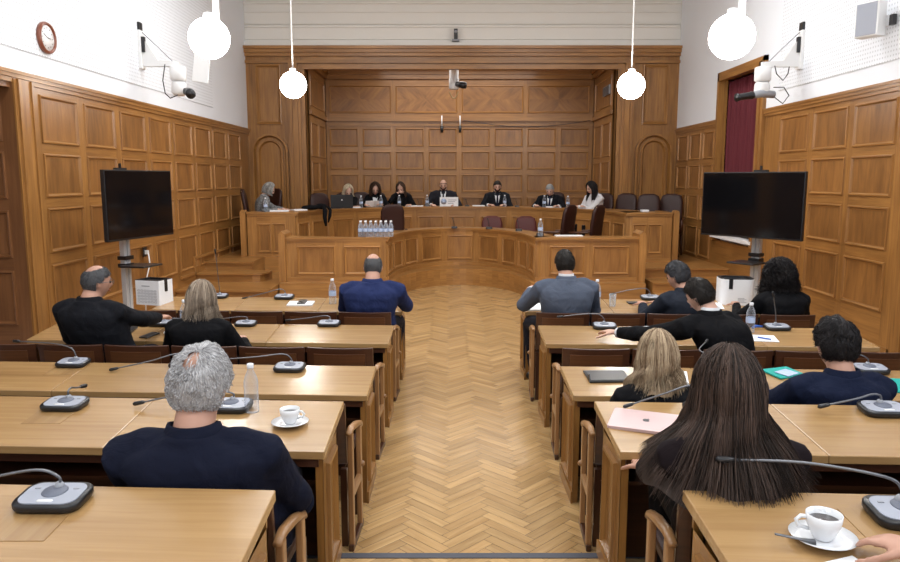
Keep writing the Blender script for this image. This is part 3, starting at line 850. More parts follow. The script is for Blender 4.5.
def strand(mb,pts,r,tone):
    # three-sided tapering strand
    n=len(pts); rings=[]
    for i,p in enumerate(pts):
        t=(pts[min(i+1,n-1)]-pts[max(i-1,0)]).normalized()
        a=t.cross(V((.3,.5,.8))).normalized(); b=t.cross(a)
        rr=r*(1-.75*(i/(n-1))**2)
        rings.append([p+(a*math.cos(k*2.094)+b*math.sin(k*2.094))*rr for k in range(3)])
    mb.loft(rings,False,0,tone)

class Person:
    def __init__(s,label,head,hip,body_yaw,head_yaw=None,pitch=.1,roll=0,sc=1.0,hs=1.0,jacket=(.015,.018,.035),trouser=(.02,.02,.03),wide=1,skin='skin',
                 fem=False,vox=.009,hands=None,hair=None,shirt=(.75,.77,.8),tie=None,front=False,pat=0,knee=True,seat_z=.45,floor_z=0,group=None,legspread=.1,collar=True,hipoff=.05,knee_f=.43):
        head=V(head); hip=V((hip[0],hip[1],floor_z+seat_z+.09))
        Fw=V((-math.sin(body_yaw),math.cos(body_yaw),0)); hip=hip+Fw*hipoff; Rt=V((math.cos(body_yaw),math.sin(body_yaw),0)); UP=V((0,0,1))
        hy=body_yaw if head_yaw is None else head_yaw
        HM=axes(hy,pitch,roll)
        s.HM=HM; s.head=head; s.hs=hs; s.fem=fem
        neck_top=head+HM@V((0,-.02,-.075))*hs
        C7=head+HM@V((0,-.02,-.075))*hs+V((0,0,-.048*sc))-Fw*.045*sc; 
        s.C7=C7
        T=C7-hip; tl=T.length
        mb=MB()
        # --- body
        def spine(t):
            p=hip.lerp(C7,t); b=math.sin(PI*min(1,max(0,t)))*.035*sc; return p-Fw*b
        bw=.93 if fem else 1
        prof=[(-.14,.15,.10),(-.02,.165,.115),(.12,.155,.11),(.32,.135,.10),(.55,.15,.105),(.74,.165,.10),(.86,.155,.085),(.94,.11,.07),(1.0,.062,.06)]
        mb.loft([sring(spine(t),Rt,Fw,w*sc*wide*bw,d*sc*wide,20,.85) for t,w,d in prof])
        nk=[C7+V((0,0,-.03)),C7.lerp(neck_top,.5),neck_top,head+HM@V((0,0,-.02))*hs]
        nr=.050 if fem else .058
        mb.tube(nk,[nr*1.15*sc,nr*sc,nr*sc,nr*.9*sc],n=16)
        # head
        rows=[];n=44;m=34
        for j in range(m+1):
            t=-PI/2+PI*j/m; t=max(-PI/2+.04,min(PI/2-.04,t))
            rows.append([head+HM@(headsurf((math.cos(t)*math.sin(2*PI*k/n),math.cos(t)*math.cos(2*PI*k/n),math.sin(t)),fem)*hs) for k in range(n)][::-1])
        mb.loft(rows)
        for sx in(-1,1):
            e=head+HM@(V((sx*.073,-.008,-.008))*hs)
            mb.sphere(e,.030*hs,10,8,sc=(.35,.55,1.0),rot=HM@Matrix.Rotation(sx*.35,3,'Z')@Matrix.Rotation(-.15,3,'X'))
        # legs
        kn=knee_f*sc; s.sh=[]
        for sx in(-1,1):
            h0=hip+Rt*.085*sx*sc-V((0,0,.01)); k=hip+Fw*kn+Rt*(.085+legspread)*sx*sc+V((0,0,.0)); 
            a=V((k.x,k.y,floor_z+.08))+Fw*.02
            mb.tube([h0-Fw*.03,h0.lerp(k,.5),k],[.088*sc*bw,.072*sc*bw,.055*sc],n=14)
            mb.tube([k,k.lerp(a,.35),a],[.056*sc,.05*sc,.036*sc],n=12)
            mb.tube([a-Fw*.05-V((0,0,.045)),a+Fw*.05-V((0,0,.035)),a+Fw*.16-V((0,0,.05))],[.032,.036,.022],n=10,sx=1.2)
        # arms
        shz=.105*sc
        s.arms=[]
        hands=hands or [(-.16,.32,.0),(.16,.32,.0)]
        for i,sx in enumerate((-1,1)):
            Sh=C7-V((0,0,shz*.75))+Rt*sx*(.165 if not fem else .145)*sc*wide+Fw*.01
            tg=hands[i]
            T_=V(tg[:3]) if len(tg)>=3 and tg[-1]=='w' or len(tg)==4 else hip+Rt*tg[0]+Fw*tg[1]+V((0,0,tg[2]+.10))
            el,wr=ik(Sh,T_,.285*sc,.255*sc,Rt*sx*.7-UP*.8-Fw*.25)
            mb.tube([Sh-Rt*sx*.03,Sh,Sh.lerp(el,.4),el],[.05*sc,.053*sc,.047*sc*bw,.040*sc*bw],n=12)
            mb.tube([el,el.lerp(wr,.3),wr],[.041*sc*bw,.040*sc*bw,.027*sc*bw],n=12)
            fd=(wr-el).normalized()
            fdh=(V((fd.x,fd.y,fd.z*.3))).normalized()
            hand(mb,wr,fdh,-UP,-sx if (fdh.cross(-UP)).dot(Rt*sx)>0 else sx,sc*(.92 if fem else 1))
            s.arms.append((Sh,el,wr)); 
        body=mb.build('person',M[skin]); remesh(body,vox,2)
        tag(body,label,'person'); 
        if group: body['group']=group
        s.body=body
        # --- jacket
        jm=cloth(jacket,pat)
        mb=MB(); g=.016*sc
        pj=[(-.13,.185,.135),(0,.19,.14),(.14,.18,.135),(.34,.165,.125),(.55,.18,.13),(.72,.193,.127),(.82,.19,.118),(.89,.165,.10),(.95,.115,.082),(.99,.078,.072),(1.02,.068,.068)]
        if fem: pj=[(a,b*.92,c*.95) for a,b,c in pj]
        mb.loft([sring(spine(t),Rt,Fw,w*sc*wide,d*sc*wide,22,.8) for t,w,d in pj])
        for i,sx in enumerate((-1,1)):
            Sh,el,wr=s.arms[i]; q=sc*(.9 if fem else 1)
            top=C7-V((0,0,.035*sc))+Rt*sx*.07*sc
            mb.tube([top,(top+Sh)*.5+V((0,0,.012)),Sh+Rt*sx*.012+V((0,0,.006)),Sh.lerp(el,.3),Sh.lerp(el,.7),el],[.045*q,.062*q,.073*q,.067*q,.058*q,.056*q],n=14)
            w2=el.lerp(wr,.93)
            mb.tube([el,el.lerp(w2,.35),w2],[.057*q,.052*q,.040*q],n=14)
        jk=mb.build('jacket',jm,body); remesh(jk,max(.010,vox),4)
        tx=bpy.data.textures.get('wr') or bpy.data.textures.new('wr','CLOUDS'); tx.noise_scale=.10; tx.noise_depth=2
        dm=jk.modifiers.new('d','DISPLACE'); dm.texture=tx; dm.strength=.018; dm.mid_level=.5; dm.texture_coords='GLOBAL'
        # collar
        if collar:
            mb=MB(); cc=C7+V((0,0,.012))+Fw*.012
            rg=[]
            for (r,z,o) in((.090,-.050,0),(.094,-.036,0),(.082,-.008,0),(.071,.018,0),(.063,.021,0),(.060,.0,0),(.058,-.03,0)):
                rg.append([cc+Rt*(r*sc*1.05*math.cos(2*PI*k/20))+Fw*(r*sc*math.sin(2*PI*k/20))+V((0,0,z*sc-.022*max(0,math.sin(2*PI*k/20)))) for k in range(20)])
            mb.loft(rg,False); mb.build('jacket_collar',jm,body)
            if shirt:
                mb=MB(); rg=[]
                for (r,z) in((.059,-.02),(.060,.036),(.056,.038),(.055,-.02)):
                    rg.append([cc+Rt*(r*sc*math.cos(2*PI*k/20))+Fw*(r*sc*math.sin(2*PI*k/20))+V((0,0,z*sc-.02*max(0,math.sin(2*PI*k/20)))) for k in range(20)])
                mb.loft(rg,False); mb.build('shirt_collar',cloth(shirt),body)
        if shirt and not fem:
            for sh_,el,wr in s.arms:
                mb=MB(); w1=el.lerp(wr,.90);w2=el.lerp(wr,.985); mb.tube([w1,w2],[.036*sc,.034*sc],n=14)
                mb.build('shirt_cuff',cloth(shirt),body)
        # trousers
        mb=MB()
        for sx in(-1,1):
            h0=hip+Rt*.085*sx*sc; k=hip+Fw*kn+Rt*(.085+legspread)*sx*sc; a=V((k.x,k.y,floor_z+.09))+Fw*.02
            mb.tube([h0-Fw*.05,h0.lerp(k,.5),k+Fw*.01],[.10*sc,.085*sc,.068*sc],n=14); mb.tube([k,k.lerp(a,.4),a],[.069*sc,.060*sc,.052*sc],n=12)
        mb.loft([sring(spine(t),Rt,Fw,w*sc*wide*bw,d*sc*wide,18,.85) for t,w,d in((-.15,.16,.115),(-.02,.178,.128),(.1,.168,.125),(.16,.15,.11))])
        tr=mb.build('trousers' ,cloth(trouser),body); remesh(tr,.014,3)
        mb=MB()
        for sx in(-1,1):
            k=hip+Fw*kn+Rt*(.085+legspread)*sx*sc; a=V((k.x,k.y,floor_z+.08))+Fw*.02
            b0=[a-Fw*.06-V((0,0,.04)),a+Fw*.0-V((0,0,.03)),a+Fw*.08-V((0,0,.04)),a+Fw*.18-V((0,0,.055))]
            mb.tube(b0,[.036,.044,.042,.024],n=12,sx=1.1)
        mb.build('shoes',M['blackp'],body)
        # face details
        mb=MB()
        for sx in(-1,1):
            mb.sphere(head+HM@(V((sx*.030,.078,.004))*hs),.0115*hs,10,8)
        mb.build('eyes',M['eye'],body)
        mb=MB(); p=[head+HM@(V((x,.0905-abs(x)*.45,-.058+abs(x)*.05))*hs) for x in(-.022,-.011,0,.011,.022)]
        mb.tube(p,[.002,.0045,.005,.0045,.002],n=6); mb.build('lips',M['lip'],body)
        # shirt front
        if front and shirt:
            ch=lambda t,x,off: spine(t)+Rt*x+Fw*((.128 if not fem else .12)*sc*wide+off-abs(x)*.35)
            mb=MB()
            a,b,c,d=ch(.97,-.055*sc,-.045),ch(.97,.055*sc,-.045),ch(.80,.045*sc,.012),ch(.80,-.045*sc,.012); e_=ch(.45,0,.022)
            for off in(0,): mb.face([a,b,c,d]); mb.face([d,c,e_])
            so_=mb.build('shirt_front',cloth(shirt),body); q=so_.modifiers.new('s','SOLIDIFY'); q.thickness=.012; q.offset=0
            if tie:
                mb=MB(); a=ch(.96,0,-.030); 
                mb.face([ch(.95,-.02,-.028),ch(.95,.02,-.028),ch(.88,.013,.0),ch(.88,-.013,.0)]); mb.face([ch(.88,-.013,.004),ch(.88,.013,.004),ch(.52,.028,.034),ch(.52,-.028,.034)]); 
                to=mb.build('tie',cloth(tie),body); q=to.modifiers.new('s','SOLIDIFY'); q.thickness=.012; q.offset=0
        if hair: s.do_hair(**hair)
    def add_hair_obj(s,mb,mat,name='hair'):
        return mb.build(name,mat,s.body)
    def brows(s,mat):
        mb=MB()
        for sx in(-1,1):
            mb.tube([s.head+s.HM@(V((sx*x,.094-abs(x)*.32,z))*s.hs) for x,z in((.014,.022),(.03,.028),(.046,.022))],[.003,.0045,.002],n=6)
        mb.build('eyebrows',mat,s.body)
    def do_hair(s,kind='short',col=((.02,.015,.012),(.05,.035,.025)),thick=.014,bald=0,n=700,L=.25,flare=.05,hl=.30,wave=.006,beard=False,bc=-.25,thin=0,top=0,fl_p=1.6,r=.0016,back=0,fr=1.05):
        HM,hd,hs=s.HM,s.head,s.hs; mat=hairmat(*col); rnd=random.Random(int(abs(hd.x*1000))+5)
        def mask(d):
            x,y,z=d
            # >0 where hair grows
            front=.42+.0*x
            lim=-.55 if y<-.1 else (-.55+(y+.1)*1.7 if y<.45 else hl)
            if y>.62: lim=max(lim,hl+.25*(y-.6)*1.5)
            m=z-lim
            if abs(x)>.6 and y>-.15 and z<-.02: m=-1
            if bald:
                c=V((0,bc,1)).normalized(); q=V(d).dot(c); m=min(m,(bald if bald<=1 else bald-1)-q)
            return m
        B=s.body; B_inv=Matrix.Identity(4)
        if kind=='short':
            # shell
            mb=MB(); n1,m1=48,30
            P={};ok={}
            for j in range(m1+1):
                t=-.75+(PI/2-.02+.75)*j/m1
                for k in range(n1):
                    d=V((math.cos(t)*math.sin(2*PI*k/n1),math.cos(t)*math.cos(2*PI*k/n1),math.sin(t)))
                    m_=mask(d); e=max(0,min(1,m_*5)); h=thick*(.15+.85*e)*(1+.35*noise.noise(V(d)*4+hd)+top*max(0,d.z)*(1+d.y*.4))
                    ok[j,k]=m_>0; P[j,k]=hd+HM@((headsurf(d,s.fem)+d*h)*hs)
            vs=[P[j,k] for j in range(m1+1) for k in range(n1)]; fs=[]
            for j in range(m1):
                for k in range(n1):
                    k2=(k+1)%n1
                    if ok[j,k] and ok[j+1,k] and ok[j,k2] and ok[j+1,k2]: fs.append((j*n1+k,j*n1+k2,(j+1)*n1+k2,(j+1)*n1+k))
            if not bald: fs.append(tuple(m1*n1+k for k in range(n1)))
            mb.mesh(vs,fs,tone=.35,smooth=True)
            for i in range(n):
                while True:
                    d=V((rnd.gauss(0,1),rnd.gauss(0,1),rnd.gauss(0,1))).normalized()
                    if d.z<-.6: continue
                    m_=mask(d)
                    if m_>0: break
                    if thin and d.z>.3 and d.y<.3 and rnd.random()<thin: m_=.12; break
                cr=V((.15,-.35,.93)).normalized(); fl=(d-cr*d.dot(cr)); fl=(fl.normalized() if fl.length>.01 else V((0,1,0)))
                fl=(fl+V((rnd.gauss(0,.22),rnd.gauss(0,.22),rnd.gauss(0,.15)))).normalized()
                ln=rnd.uniform(.018,.04)*(1+top)*min(1,.4+m_*2.5); pts=[]
                for q in range(4):
                    dd=(d+fl*(ln/.09)*q/3).normalized(); hh=thick*min(1,.5+m_*3)*(.75+.45*math.sin(q/3*2.4))*(1+top*max(0,dd.z))
                    hh*=(1+.35*noise.noise(V(dd)*4+hd))
                    pts.append(hd+HM@((headsurf(dd,s.fem)+dd*hh)*hs))
                strand(mb,pts,r,rnd.random()**1.2)
            s.add_hair_obj(mb,mat)
        else:
            yawM=Matrix.Rotation(math.atan2(-(HM@V((0,1,0))).x,(HM@V((0,1,0))).y),3,'Z')
            R0=.1*hs; A=.105*1.72*hs
            def path(phi,t,jit=0,lmul=1):
                # phi azimuth from back (0=back), +-pi front
                lim=PI-fr
                a=phi
                k=min(1,max(0,(t-.10)/.28))
                tgt=math.copysign(min(abs(phi),lim),phi) if phi!=0 else 0
                a=phi*(1-k)+tgt*k
                sl=t*(A+L*lmul)
                if sl<A:
                    el=PI/2-sl/(.105*hs)
                    d=V((math.sin(a)*math.cos(el),-math.cos(a)*math.cos(el),math.sin(el)))
                    # crown offset
                    p=HM@((headsurf(d,s.fem)+d*(thick*(1+.15*noise.noise(V((a*2,t*3,hd.x))))+jit))*hs); return hd+p
                el=PI/2-A/(.105*hs)
                d=V((math.sin(a)*math.cos(el),-math.cos(a)*math.cos(el),math.sin(el)))
                p=HM@((headsurf(d,s.fem)+d*(thick+jit))*hs)
                o=V((p.x,p.y,0)); o=o.normalized() if o.length>1e-4 else V((0,-1,0))
                u=(sl-A)/max(.01,L*lmul)
                amt=flare*u**fl_p
                bk=back*u**1.3
                w=wave*math.sin(u*9+a*3)
                return hd+p+o*(amt+w+jit*.3)+V((0,0,-(sl-A)))+(s.bfw*-bk)
            s.bfw=V((-math.sin(0),1,0)) if not hasattr(s,'bf') else s.bf
            mb=MB(); n1,m1=56,26; vs=[];fs=[]
            for j in range(m1+1):
                for k in range(n1+1):
                    phi=-PI+2*PI*k/n1
                    vs.append(path(phi,.02+.95*j/m1,-.006,1+.12*noise.noise(V((phi*2,hd.x,3)))))
            for j in range(m1):
                for k in range(n1):
                    a0=-PI+2*PI*(k+.5)/n1
                    fs.append((j*(n1+1)+k,j*(n1+1)+k+1,(j+1)*(n1+1)+k+1,(j+1)*(n1+1)+k))
            mb.mesh(vs,fs,tone=.25,smooth=True)
            for i in range(n):
                phi=rnd.uniform(-PI,PI); l=rnd.uniform(.72,1.08); jt=rnd.uniform(-.003,.008); t0=rnd.uniform(0.03,.25) if rnd.random()<.6 else rnd.uniform(.2,.6)
                t1=rnd.uniform(max(t0+.3,.75),1.0); cl=rnd.random()*6; N_=9; pts=[]
                dphi=rnd.gauss(0,.05)
                clump=.04*math.sin(phi*17)
                for q in range(N_):
                    t=t0+(t1-t0)*q/(N_-1); p=path(phi+(dphi+clump)*t,t,jt,l)
                    if kind=='curly':
                        p=p+V((math.sin(q*2.1+cl),math.cos(q*2.3+cl*2),math.sin(q*1.7+cl*3)))*.022*(.4+t)
                    else: p=p+V((math.sin(q*.7+cl),math.cos(q*.6+cl),0))*.0025
                    pts.append(p)
                tn=.5+.5*math.sin(phi*23+math.sin(phi*7)*3); tn=min(1,max(0,tn*.6+rnd.random()*.55-.1))
                strand(mb,pts,r,tn)
            s.add_hair_obj(mb,mat)
        if beard:
            mb=MB()
            n1=20; rows=[]
            for z in(-.25,-.45,-.62,-.78,-.9):
                rr=math.sqrt(1-z*z); rows.append([hd+HM@((headsurf(V((math.sin(a)*rr,math.cos(a)*rr,z)).normalized(),s.fem)*1.03+V((0,.003,0)))*hs) for a in [(-1.25+2.5*k/n1) for k in range(n1+1)]])
            for j in range(4):
                for k in range(n1):
                    if j<1 and 5<k<14: continue
                    mb.face([rows[j][k],rows[j][k+1],rows[j+1][k+1],rows[j+1][k]],tone=.4)
            o=mb.build('beard',mat,s.body); q=o.modifiers.new('s','SOLIDIFY'); q.thickness=.006
        if kind=='short' or True: s.brows(mat)
GREY=((.30,.29,.29),(.72,.71,.72)); DARK=((.007,.006,.005),(.035,.028,.024)); SALT=((.025,.025,.028),(.17,.17,.175)); BROWN=((.030,.016,.010),(.12,.07,.045))
BLOND=((.16,.095,.05),(.62,.48,.32)); ASH=((.14,.10,.07),(.52,.42,.32)); LBLOND=((.45,.35,.22),(.85,.75,.58)); BLACK=((.006,.005,.006),(.03,.025,.025)); BRUN=((.011,.007,.005),(.105,.066,.05))
NAVY=(.010,.013,.032); BNAVY=(.030,.046,.15); CHAR=(.014,.015,.020); BLK=(.008,.008,.010); GRY=(.13,.155,.215)
def W3(x,y,z): return (x,y,z,'w')
# P1 grey-haired man, second row left
Person('grey-haired balding man in dark navy suit seen from behind at the second left desk',(-.80,2.24,1.19),(-.76,2.28),R(3),R(-12),.12,.0,sc=1.08,hs=1.03,jacket=NAVY,wide=1.12,vox=.0075,floor_z=.13,seat_z=.45,legspread=.02,
  hands=[W3(-.95,2.62,.74),W3(-.60,2.62,.66)],hair=dict(col=GREY,thick=.019,bald=.955,bc=-.75,thin=.30,n=3600,hl=.35,r=.0014,top=.2),shirt=None)
# P2 man with glasses
p2=Person('balding man with glasses in charcoal suit reaching for a microphone, fourth left desk',(-2.48,5.0,1.135),(-2.43,5.02),R(-12),R(-48),.10,0,sc=1.08,jacket=CHAR,wide=1.12,
  hands=[W3(-2.6,5.38,.72),W3(-2.24,5.50,.78)],hair=dict(col=SALT,thick=.010,bald=.80,n=900),shirt=None)
# P3 woman
Person('woman with shoulder-length streaked blonde hair in black top at the fourth left desk',(-1.745,4.98,1.01),(-1.75,4.96),R(0),R(-5),.2,0,sc=1.0,fem=True,jacket=BLK,wide=1.1,shirt=None,
  hands=[W3(-1.93,5.30,.72),W3(-1.55,5.28,.66)],hair=dict(kind='long',col=ASH,thick=.024,L=.15,flare=.045,n=1300,r=.0022))
# P4 bald man blue suit
Person('balding man in bright blue suit at the front left desk by the aisle',(-.66,6.14,1.10),(-.69,6.10),R(0),0,.30,0,sc=1.08,jacket=BNAVY,wide=1.15,
  hands=[W3(-.85,6.55,.70),W3(-.42,6.58,.70)],hair=dict(col=SALT,thick=.006,bald=.72,n=700,r=.0012),shirt=None)
# P5 grey suit
Person('dark-haired man in grey-blue suit at the front right desk by the aisle',(.98,6.12,1.13),(.98,6.04),R(4),R(8),.12,0,sc=1.08,jacket=GRY,wide=1.12,
  hands=[W3(.74,6.46,.86),W3(1.15,6.5,.72)],hair=dict(col=DARK,thick=.012,n=900),shirt=(.6,.6,.62))
# P6
Person('greying man in dark suit turned left at the front right desk behind the reaching man',(1.96,6.14,1.02),(2.0,6.06),R(22),R(42),.32,0,sc=1.03,jacket=(.028,.034,.05),wide=1.05,
  hands=[W3(1.75,6.45,.72),W3(1.95,6.5,.72)],hair=dict(col=((.008,.008,.009),(.09,.09,.10)),thick=.020,n=1200,top=.2),shirt=None)
# P7 reaching
Person('dark-haired man in black suit leaning left with outstretched arm on the fourth right desk',(1.715,4.88,1.055),(1.95,4.78),R(25),R(38),.35,R(-8),sc=1.08,jacket=BLK,wide=1.08,
  hands=[W3(1.22,5.17,.735),W3(2.0,5.25,.74)],hair=dict(col=DARK,thick=.015,n=1200,top=.15),skin='skin2',shirt=(.7,.7,.72))
# P8 curly
Person('woman with voluminous dark curly hair in black at the front right desk near the wall',(2.83,6.12,1.02),(2.83,6.06),R(0),R(5),.25,0,sc=1.02,fem=True,jacket=BLK,wide=1.05,shirt=None,
  hands=[W3(2.6,6.45,.72),W3(3.0,6.45,.72)],hair=dict(kind='curly',col=BLACK,thick=.042,L=.12,flare=.04,n=1900,r=.0032))
# P9 blonde
Person('woman with long blonde highlighted hair in black at the third right desk',(1.035,3.50,.965),(1.06,3.56),R(-5),R(-8),.22,0,sc=.98,fem=True,jacket=BLK,wide=1.05,shirt=None,vox=.008,
  hands=[W3(.95,3.80,.62),W3(1.2,3.80,.62)],hair=dict(kind='long',col=BLOND,thick=.027,L=.16,flare=.07,wave=.010,n=2800,r=.0018))
# P10 navy
Person('man with thick black hair in navy suit at the third right desk near the edge',(1.93,3.52,1.02),(1.93,3.50),R(0),R(4),.18,0,sc=1.04,hs=1.05,jacket=(.010,.016,.045),wide=1.10,vox=.008,
  hands=[W3(1.74,3.93,.72),W3(2.1,3.93,.70)],hair=dict(col=BLACK,thick=.022,n=2200,top=.35),shirt=None)
# P11 brunette foreground
Person('woman with very long brown hair in dark jacket at the second right desk',(.87,2.18,1.19),(.96,2.27),R(0),R(-3),.12,0,sc=1.0,hs=1.04,fem=True,jacket=(.014,.008,.010),trouser=BLK,wide=1.15,shirt=None,vox=.0075,floor_z=.13,legspread=.01,
  hands=[W3(.74,2.66,.74),W3(1.2,2.62,.72)],hair=dict(kind='long',col=BRUN,thick=.028,L=.29,flare=.17,n=5200,r=.0016,wave=.008,fl_p=1.5))
# P12 at the nearest right desk, mostly outside frame
Person('person in dark sleeve resting a forearm on the nearest right desk',(1.56,1.30,1.40),(1.54,1.20),R(22),R(5),.1,0,sc=1.02,jacket=BLK,wide=1.0,floor_z=.26,
  hands=[W3(1.09,1.60,.975),W3(1.50,1.62,.96)],hair=dict(col=DARK,n=300),shirt=None)
# podium people
PZ=.45
Person('woman with grey bobbed hair in patterned blouse writing at the left end of the podium',(-3.24,12.98,1.66),(-3.40,12.98),R(-62),R(-72),.45,0,sc=.98,fem=True,jacket=(.22,.22,.22),pat=45,shirt=None,floor_z=.54,trouser=BLK,
  hands=[W3(-2.95,12.85,1.32),W3(-3.0,12.68,1.32)],hair=dict(kind='long',col=((.15,.14,.13),(.5,.48,.45)),thick=.02,L=.08,flare=.02,n=700,r=.003),skin='skin2')
def panelist(label,k,z,yaw,hyaw,pitch,hands,**kw):
    x,y=seat(k,.46)
    hx,hy=x+.02*math.sin(R(yaw)),y+.14
    hh=[W3(x+a,PYF(x+a)+b,c) for a,b,c in hands]
    return Person(label,(x,y,z),(hx,hy),R(yaw),R(hyaw),pitch,0,floor_z=PZ,skin='skin2',hands=hh,hipoff=0,knee_f=.30,legspread=.03,**kw)
panelist('blonde woman in black bending over papers beside the open laptop',-.1406,1.62,190,205,.65,[(-.06,.22,1.31),(.12,.24,1.31)],fem=True,jacket=BLK,shirt=None,hair=dict(kind='long',col=LBLOND,thick=.024,L=.07,flare=.03,n=700,r=.003))
panelist('woman with curly dark hair in black jacket reading papers on the podium',-.103,1.65,182,190,.5,[(.14,.22,1.34),(-.16,.22,1.34)],fem=True,jacket=BLK,front=True,hair=dict(kind='curly',col=BROWN,thick=.026,L=.10,flare=.02,n=600,r=.003))
panelist('woman with brown hair hiding her face in her hand at the podium',-.068,1.66,180,172,.5,[(.2,.22,1.32),(-.05,.36,1.57)],fem=True,jacket=BLK,shirt=None,hair=dict(kind='long',col=BROWN,thick=.024,L=.15,flare=.03,n=600,r=.003))
panelist('bald bearded man in dark suit and tie behind the name sign',-.0093,1.72,180,180,.25,[(.24,.22,1.32),(-.24,.22,1.32)],sc=1.06,wide=1.15,jacket=(.03,.03,.04),front=True,tie=(.03,.035,.05),hair=dict(col=DARK,thick=.004,bald=.35,n=200,beard=True))
panelist('dark-haired bearded man in dark suit and narrow tie right of the podium centre',.0653,1.69,180,180,.15,[(.13,.2,1.32),(-.19,.2,1.32)],sc=1.04,wide=1.1,jacket=(.02,.022,.028),front=True,tie=(.02,.025,.05),hair=dict(col=DARK,thick=.014,n=400,beard=True))
panelist('grey-haired man in dark suit and tie looking down between bottle and white-bloused woman',.1377,1.63,168,160,.45,[(.12,.22,1.32),(-.3,.2,1.32)],sc=1.04,wide=1.1,jacket=CHAR,front=True,tie=(.02,.03,.08),hair=dict(col=((.2,.2,.2),(.5,.5,.5)),thick=.012,n=400))
panelist('woman with long black hair in white blouse facing left at the podium',.1951,1.68,132,112,.35,[(-.25,.12,1.33),(-.18,.16,1.34)],fem=True,jacket=(.70,.70,.72),trouser=BLK,shirt=None,hair=dict(kind='long',col=BLACK,thick=.020,L=.22,flare=.01,n=700,r=.003))
# glasses
gl=MB(); HM,hd=p2.HM,p2.head
for sx in(-1,1):
    c=hd+HM@V((sx*.032,.100,.004)); gl.tube([c+HM@V((.022*math.cos(t),0,.016*math.sin(t))) for t in [2*PI*k/16 for k in range(17)]],.0014,n=5)
    gl.tube([hd+HM@V((sx*.054,.098,.008)),hd+HM@V((sx*.078,.06,.008)),hd+HM@V((sx*.080,-.015,.0))],.0016,n=5)
gl.build('glasses',M['chrome'],p2.body)

# ================================================================= props
def obj(mb,name,mat,label,cat,group=None,bevel=0,loc=None,rz=0):
    return tag(mb.build(name,mat,None,bevel,loc,rz),label,cat,group)
# conference microphone unit
def rrect(w,d,r,n=5):
    p=[]
    for cx,cy,a in((w-r,d-r,0),(-w+r,d-r,PI/2),(-w+r,-d+r,PI),(w-r,-d+r,1.5*PI)):
        for k in range(n+1): p.append((cx+r*math.cos(a+PI/2*k/n),cy+r*math.sin(a+PI/2*k/n)))
    return p
def mic(x,y,z,rz,label,boom=None,s=1.0,tilt=0.0,plate=None):
    root=empty('microphone_unit',(x,y,z),rz,label,'microphone','conference microphone units'); root.rotation_euler.x=tilt; root.scale=(s,s,s)
    mb=MB(); a=rrect(.088,.062,.035); b=rrect(.095,.068,.038); c=rrect(.082,.056,.034)
    hz=lambda y:.022+.10*(y+.06)*.25
    mb.loft([[V((p[0],p[1],0)) for p in a],[V((p[0],p[1],hz(p[1])*.5)) for p in b],[V((p[0],p[1],hz(p[1]))) for p in b],[V((p[0]*.97,p[1]*.97,hz(p[1])+.004)) for p in b]]); mb.build('base',M['blackp'],root)
    mb=MB(); mb.loft([[V((p[0],p[1],hz(p[1])+.003)) for p in c],[V((p[0],p[1],hz(p[1])+.007)) for p in c]],smooth=False); tp_=mb.build('top_plate',M['micgrey'],root)
    mb=MB(); o=[(.036*math.cos(2*PI*k/24),.010+.036*math.sin(2*PI*k/24)) for k in range(24)]
    mb.loft([[V((p[0],p[1],hz(p[1])+.006)) for p in o],[V((p[0]*.9,.01+(p[1]-.01)*.9,hz(p[1])+.010)) for p in o]]); mb.build('speaker_grille',M['micoval'],tp_)
    mb=MB(); 
    o=rrect(.022,.006,.005,3); mb.loft([[V((p[0],p[1]-.043,hz(p[1]-.043)+.0065)) for p in o],[V((p[0],p[1]-.043,hz(p[1]-.043)+.009)) for p in o]]); mb.build('talk_button',M['white'],tp_)
    for sx in(-1,1):
        mb=MB(); mb.box((sx*.055-.008,.020,hz(.02)+.006),(sx*.055+.007,.026,hz(.02)+.009)); mb.build('volume_button',M['grey'],tp_)
    mb=MB(); mb.lathe([(.016,.02),(.014,.036),(.009,.045)],(0,.035,0),12); mb.build('neck_socket',M['grey'],root)
    boom=boom or [(-.05,.035,.075),(-.20,.03,.07),(-.34,.02,.05)]
    pts=[(0,.035,.035),(0,.035,.062)]+boom
    # smooth with catmull
    P=[V(p) for p in pts]; sm=[]
    for i in range(len(P)-1):
        p0=P[max(0,i-1)];p1=P[i];p2_=P[i+1];p3=P[min(len(P)-1,i+2)]
        for k in range(6):
            t=k/6; sm.append(.5*((2*p1)+(p2_-p0)*t+(2*p0-5*p1+4*p2_-p3)*t*t+(3*p1-p0-3*p2_+p3)*t**3))
    sm.append(P[-1])
    mb=MB(); mb.tube(sm,.0042,n=8); gn_=mb.build('gooseneck',M['chrome'],root)
    d=(P[-1]-P[-2]).normalized(); mb=MB(); mb.tube([P[-1]-d*.005,P[-1]+d*.004,P[-1]+d*.04,P[-1]+d*.048],[.006,.009,.010,.006],n=10); mb.build('microphone_head',M['blackp'],gn_)
    return root
def plate(row,x,y,w=.16,d=.11):
    mb=MB(); z=dz(row,y)
    for _ in(0,):
        mb.box((x-w/2,y-d/2,dz(row,y)-.006),(x+w/2,y+d/2,dz(row,y)+.0025),(0,1,0))
    o=obj(mb,'cable_cover',M['top'],'small square wooden cable cover under the microphone at x %d'%0,'cable cover'); return o
SL=math.atan(.04/.5)
gb=[(-.06,.03,.085),(-.2,.0,.07),(-.36,-.02,.045)]
up=[(.0,.035,.15),(-.01,.03,.28),(-.015,.02,.36)]
